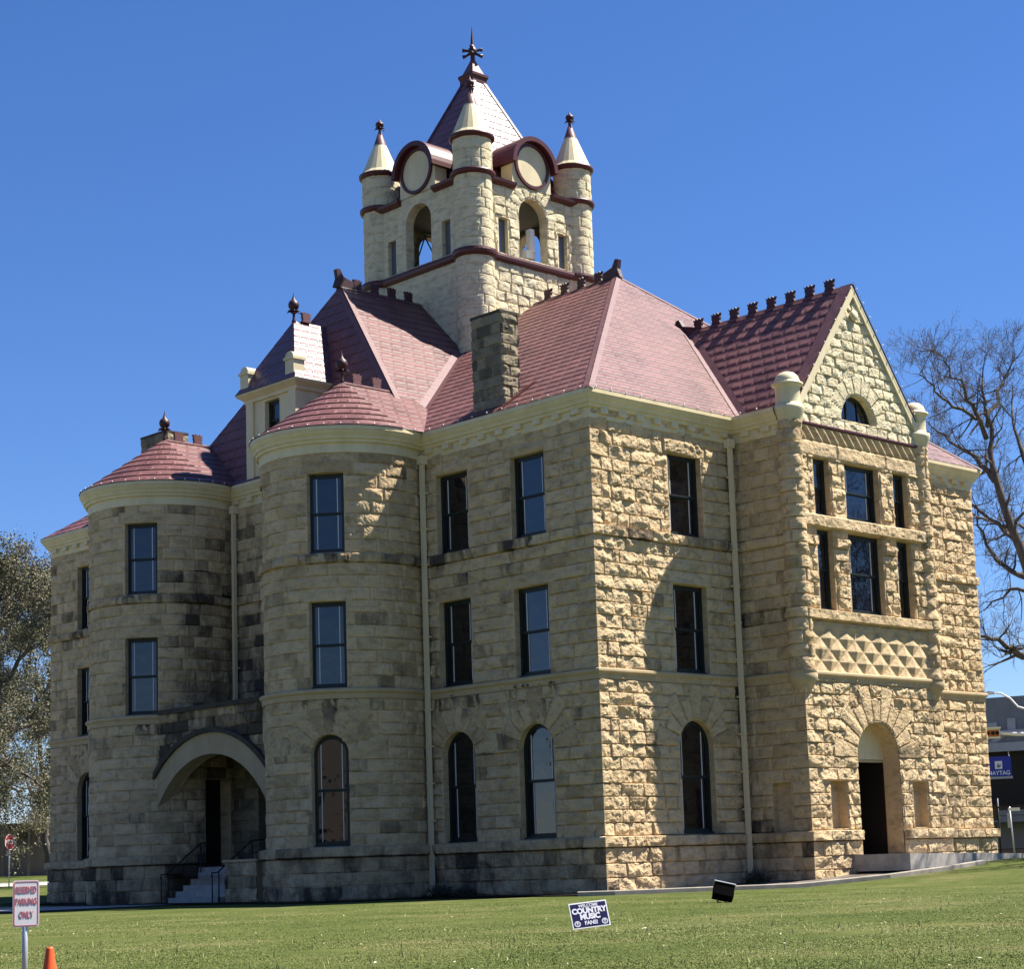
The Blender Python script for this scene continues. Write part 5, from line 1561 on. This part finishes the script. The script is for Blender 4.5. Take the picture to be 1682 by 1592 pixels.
# traffic signal on its mast arm
p3, a3 = facing(1643, 88)
ts = empty('traffic_signal', (p3[0], p3[1], p3[2]), a3, label='horizontal traffic signal on a white mast arm', category='traffic signal')
zz = 6.05-p3[2]
hd = MB().box((-.34, .0, zz-.26), (.34, .3, zz+.22)).box((-.36, -.14, zz+.16), (.40, .1, zz+.23)).build('head', ['signal'], ts)
MB().box((-.30, -.012, zz-.19), (.30, -.002, zz+.11)).build('face', ['amber'], hd)
for x in (-.19, .03, .22):
    MB().lathe([(.0, .0), (.082, .0), (.085, .02), (.0, .03)], n=14).build('lens', ['dark'], hd).matrix_local = Matrix.Translation((x, -.02, zz-.03)) @ Matrix.Rotation(math.pi/2, 4, 'X')
MB().tube([(.34, .1, zz-.05), (1.1, .1, zz-.12), (2.0, .1, zz-.16), (6.8, .15, zz-.35)], [.07, .085, .09, .12], 8).build('mast_arm', ['white'], ts)
MB().tube([(6.8, .15, -.2), (6.8, .15, 7.4)], .14, 10).build('pole', ['white'], ts)
# street lamp
p4, a4 = facing(1650, 100)
lm = empty('street_lamp', p4, a4, label='white cobra-head street lamp above the parapet', category='street lamp')
zl = 8.75-p4[2]
MB().prism([(-.55, 0, zl+.02), (-.25, 0, zl+.12), (.05, 0, zl+.06), (.05, 0, zl-.05), (-.5, 0, zl-.06)], (0, .26, 0)).build('head', ['white'], lm)
MB().tube([(.0, .12, zl+.02), (.35, .12, zl-.02), (.8, .12, zl-.3), (1.15, .12, zl-.75), (3.0, .12, zl-1.4)], [.04, .045, .05, .05, .06], 8).build('arm', ['white'], lm)
MB().tube([(3.0, .12, -.2), (3.0, .12, zl-1.0)], [.13, .09], 10).build('pole', ['white'], lm)
# street-name sign and pedestrian signal at the crossing
p5, a5 = facing(1667, 86)
st = empty('street_sign', p5, a5, label='grey sign post carrying a small white plate beside the walk', category='street sign')
MB().tube([(0, 0, -.2), (-.10, 0, 2.2)], .032, 8).build('post', ['grey_metal'], st)
MB().box((-.16, -.03, 2.02), (.34, -.01, 2.16)).build('plate', ['sign_white'], st)
MB().box((-.22, -.02, 1.3), (-.06, .0, 1.95)).build('plate', ['pale_panel'], st)
p6, a6 = facing(1644, 90)
pk = empty('pedestrian_signal', p6, a6, label='black pedestrian signal on a dark post at the corner', category='pedestrian signal')
MB().tube([(0, 0, -.2), (0, 0, 2.75)], .05, 8).build('post', ['black_metal'], pk)
MB().box((-.30, -.12, 1.75), (-.04, .12, 2.45)).box((-.02, -.1, 2.3), (.22, .1, 2.38)).build('head', ['black_metal'], pk)
# the row of stores on the opposite side of the street
M['brown_stucco'] = cream_mat('brown_stucco', (.125, .088, .066), .9)
M['red_brick'] = cream_mat('red_brick', (.13, .065, .05), .9)
M['pale_stone'] = cream_mat('pale_stone', (.17, .15, .125), .9)
for y, w_, h_, m_, lb in OPP: block(-64, y, w_, 14, h_, math.pi/2, m_, lb)
for i, (x, w_, h_, m_, lb) in enumerate(((-10, 20, 9, 'red_brick', 'red brick store on the south side street'), (12, 22, 10, 'tan_wall', 'tan store on the south side street'), (35, 22, 9, 'pale_stone', 'pale stone store on the south side street'))):
    block(x, -66, w_, 14, h_, math.pi, m_, lb)
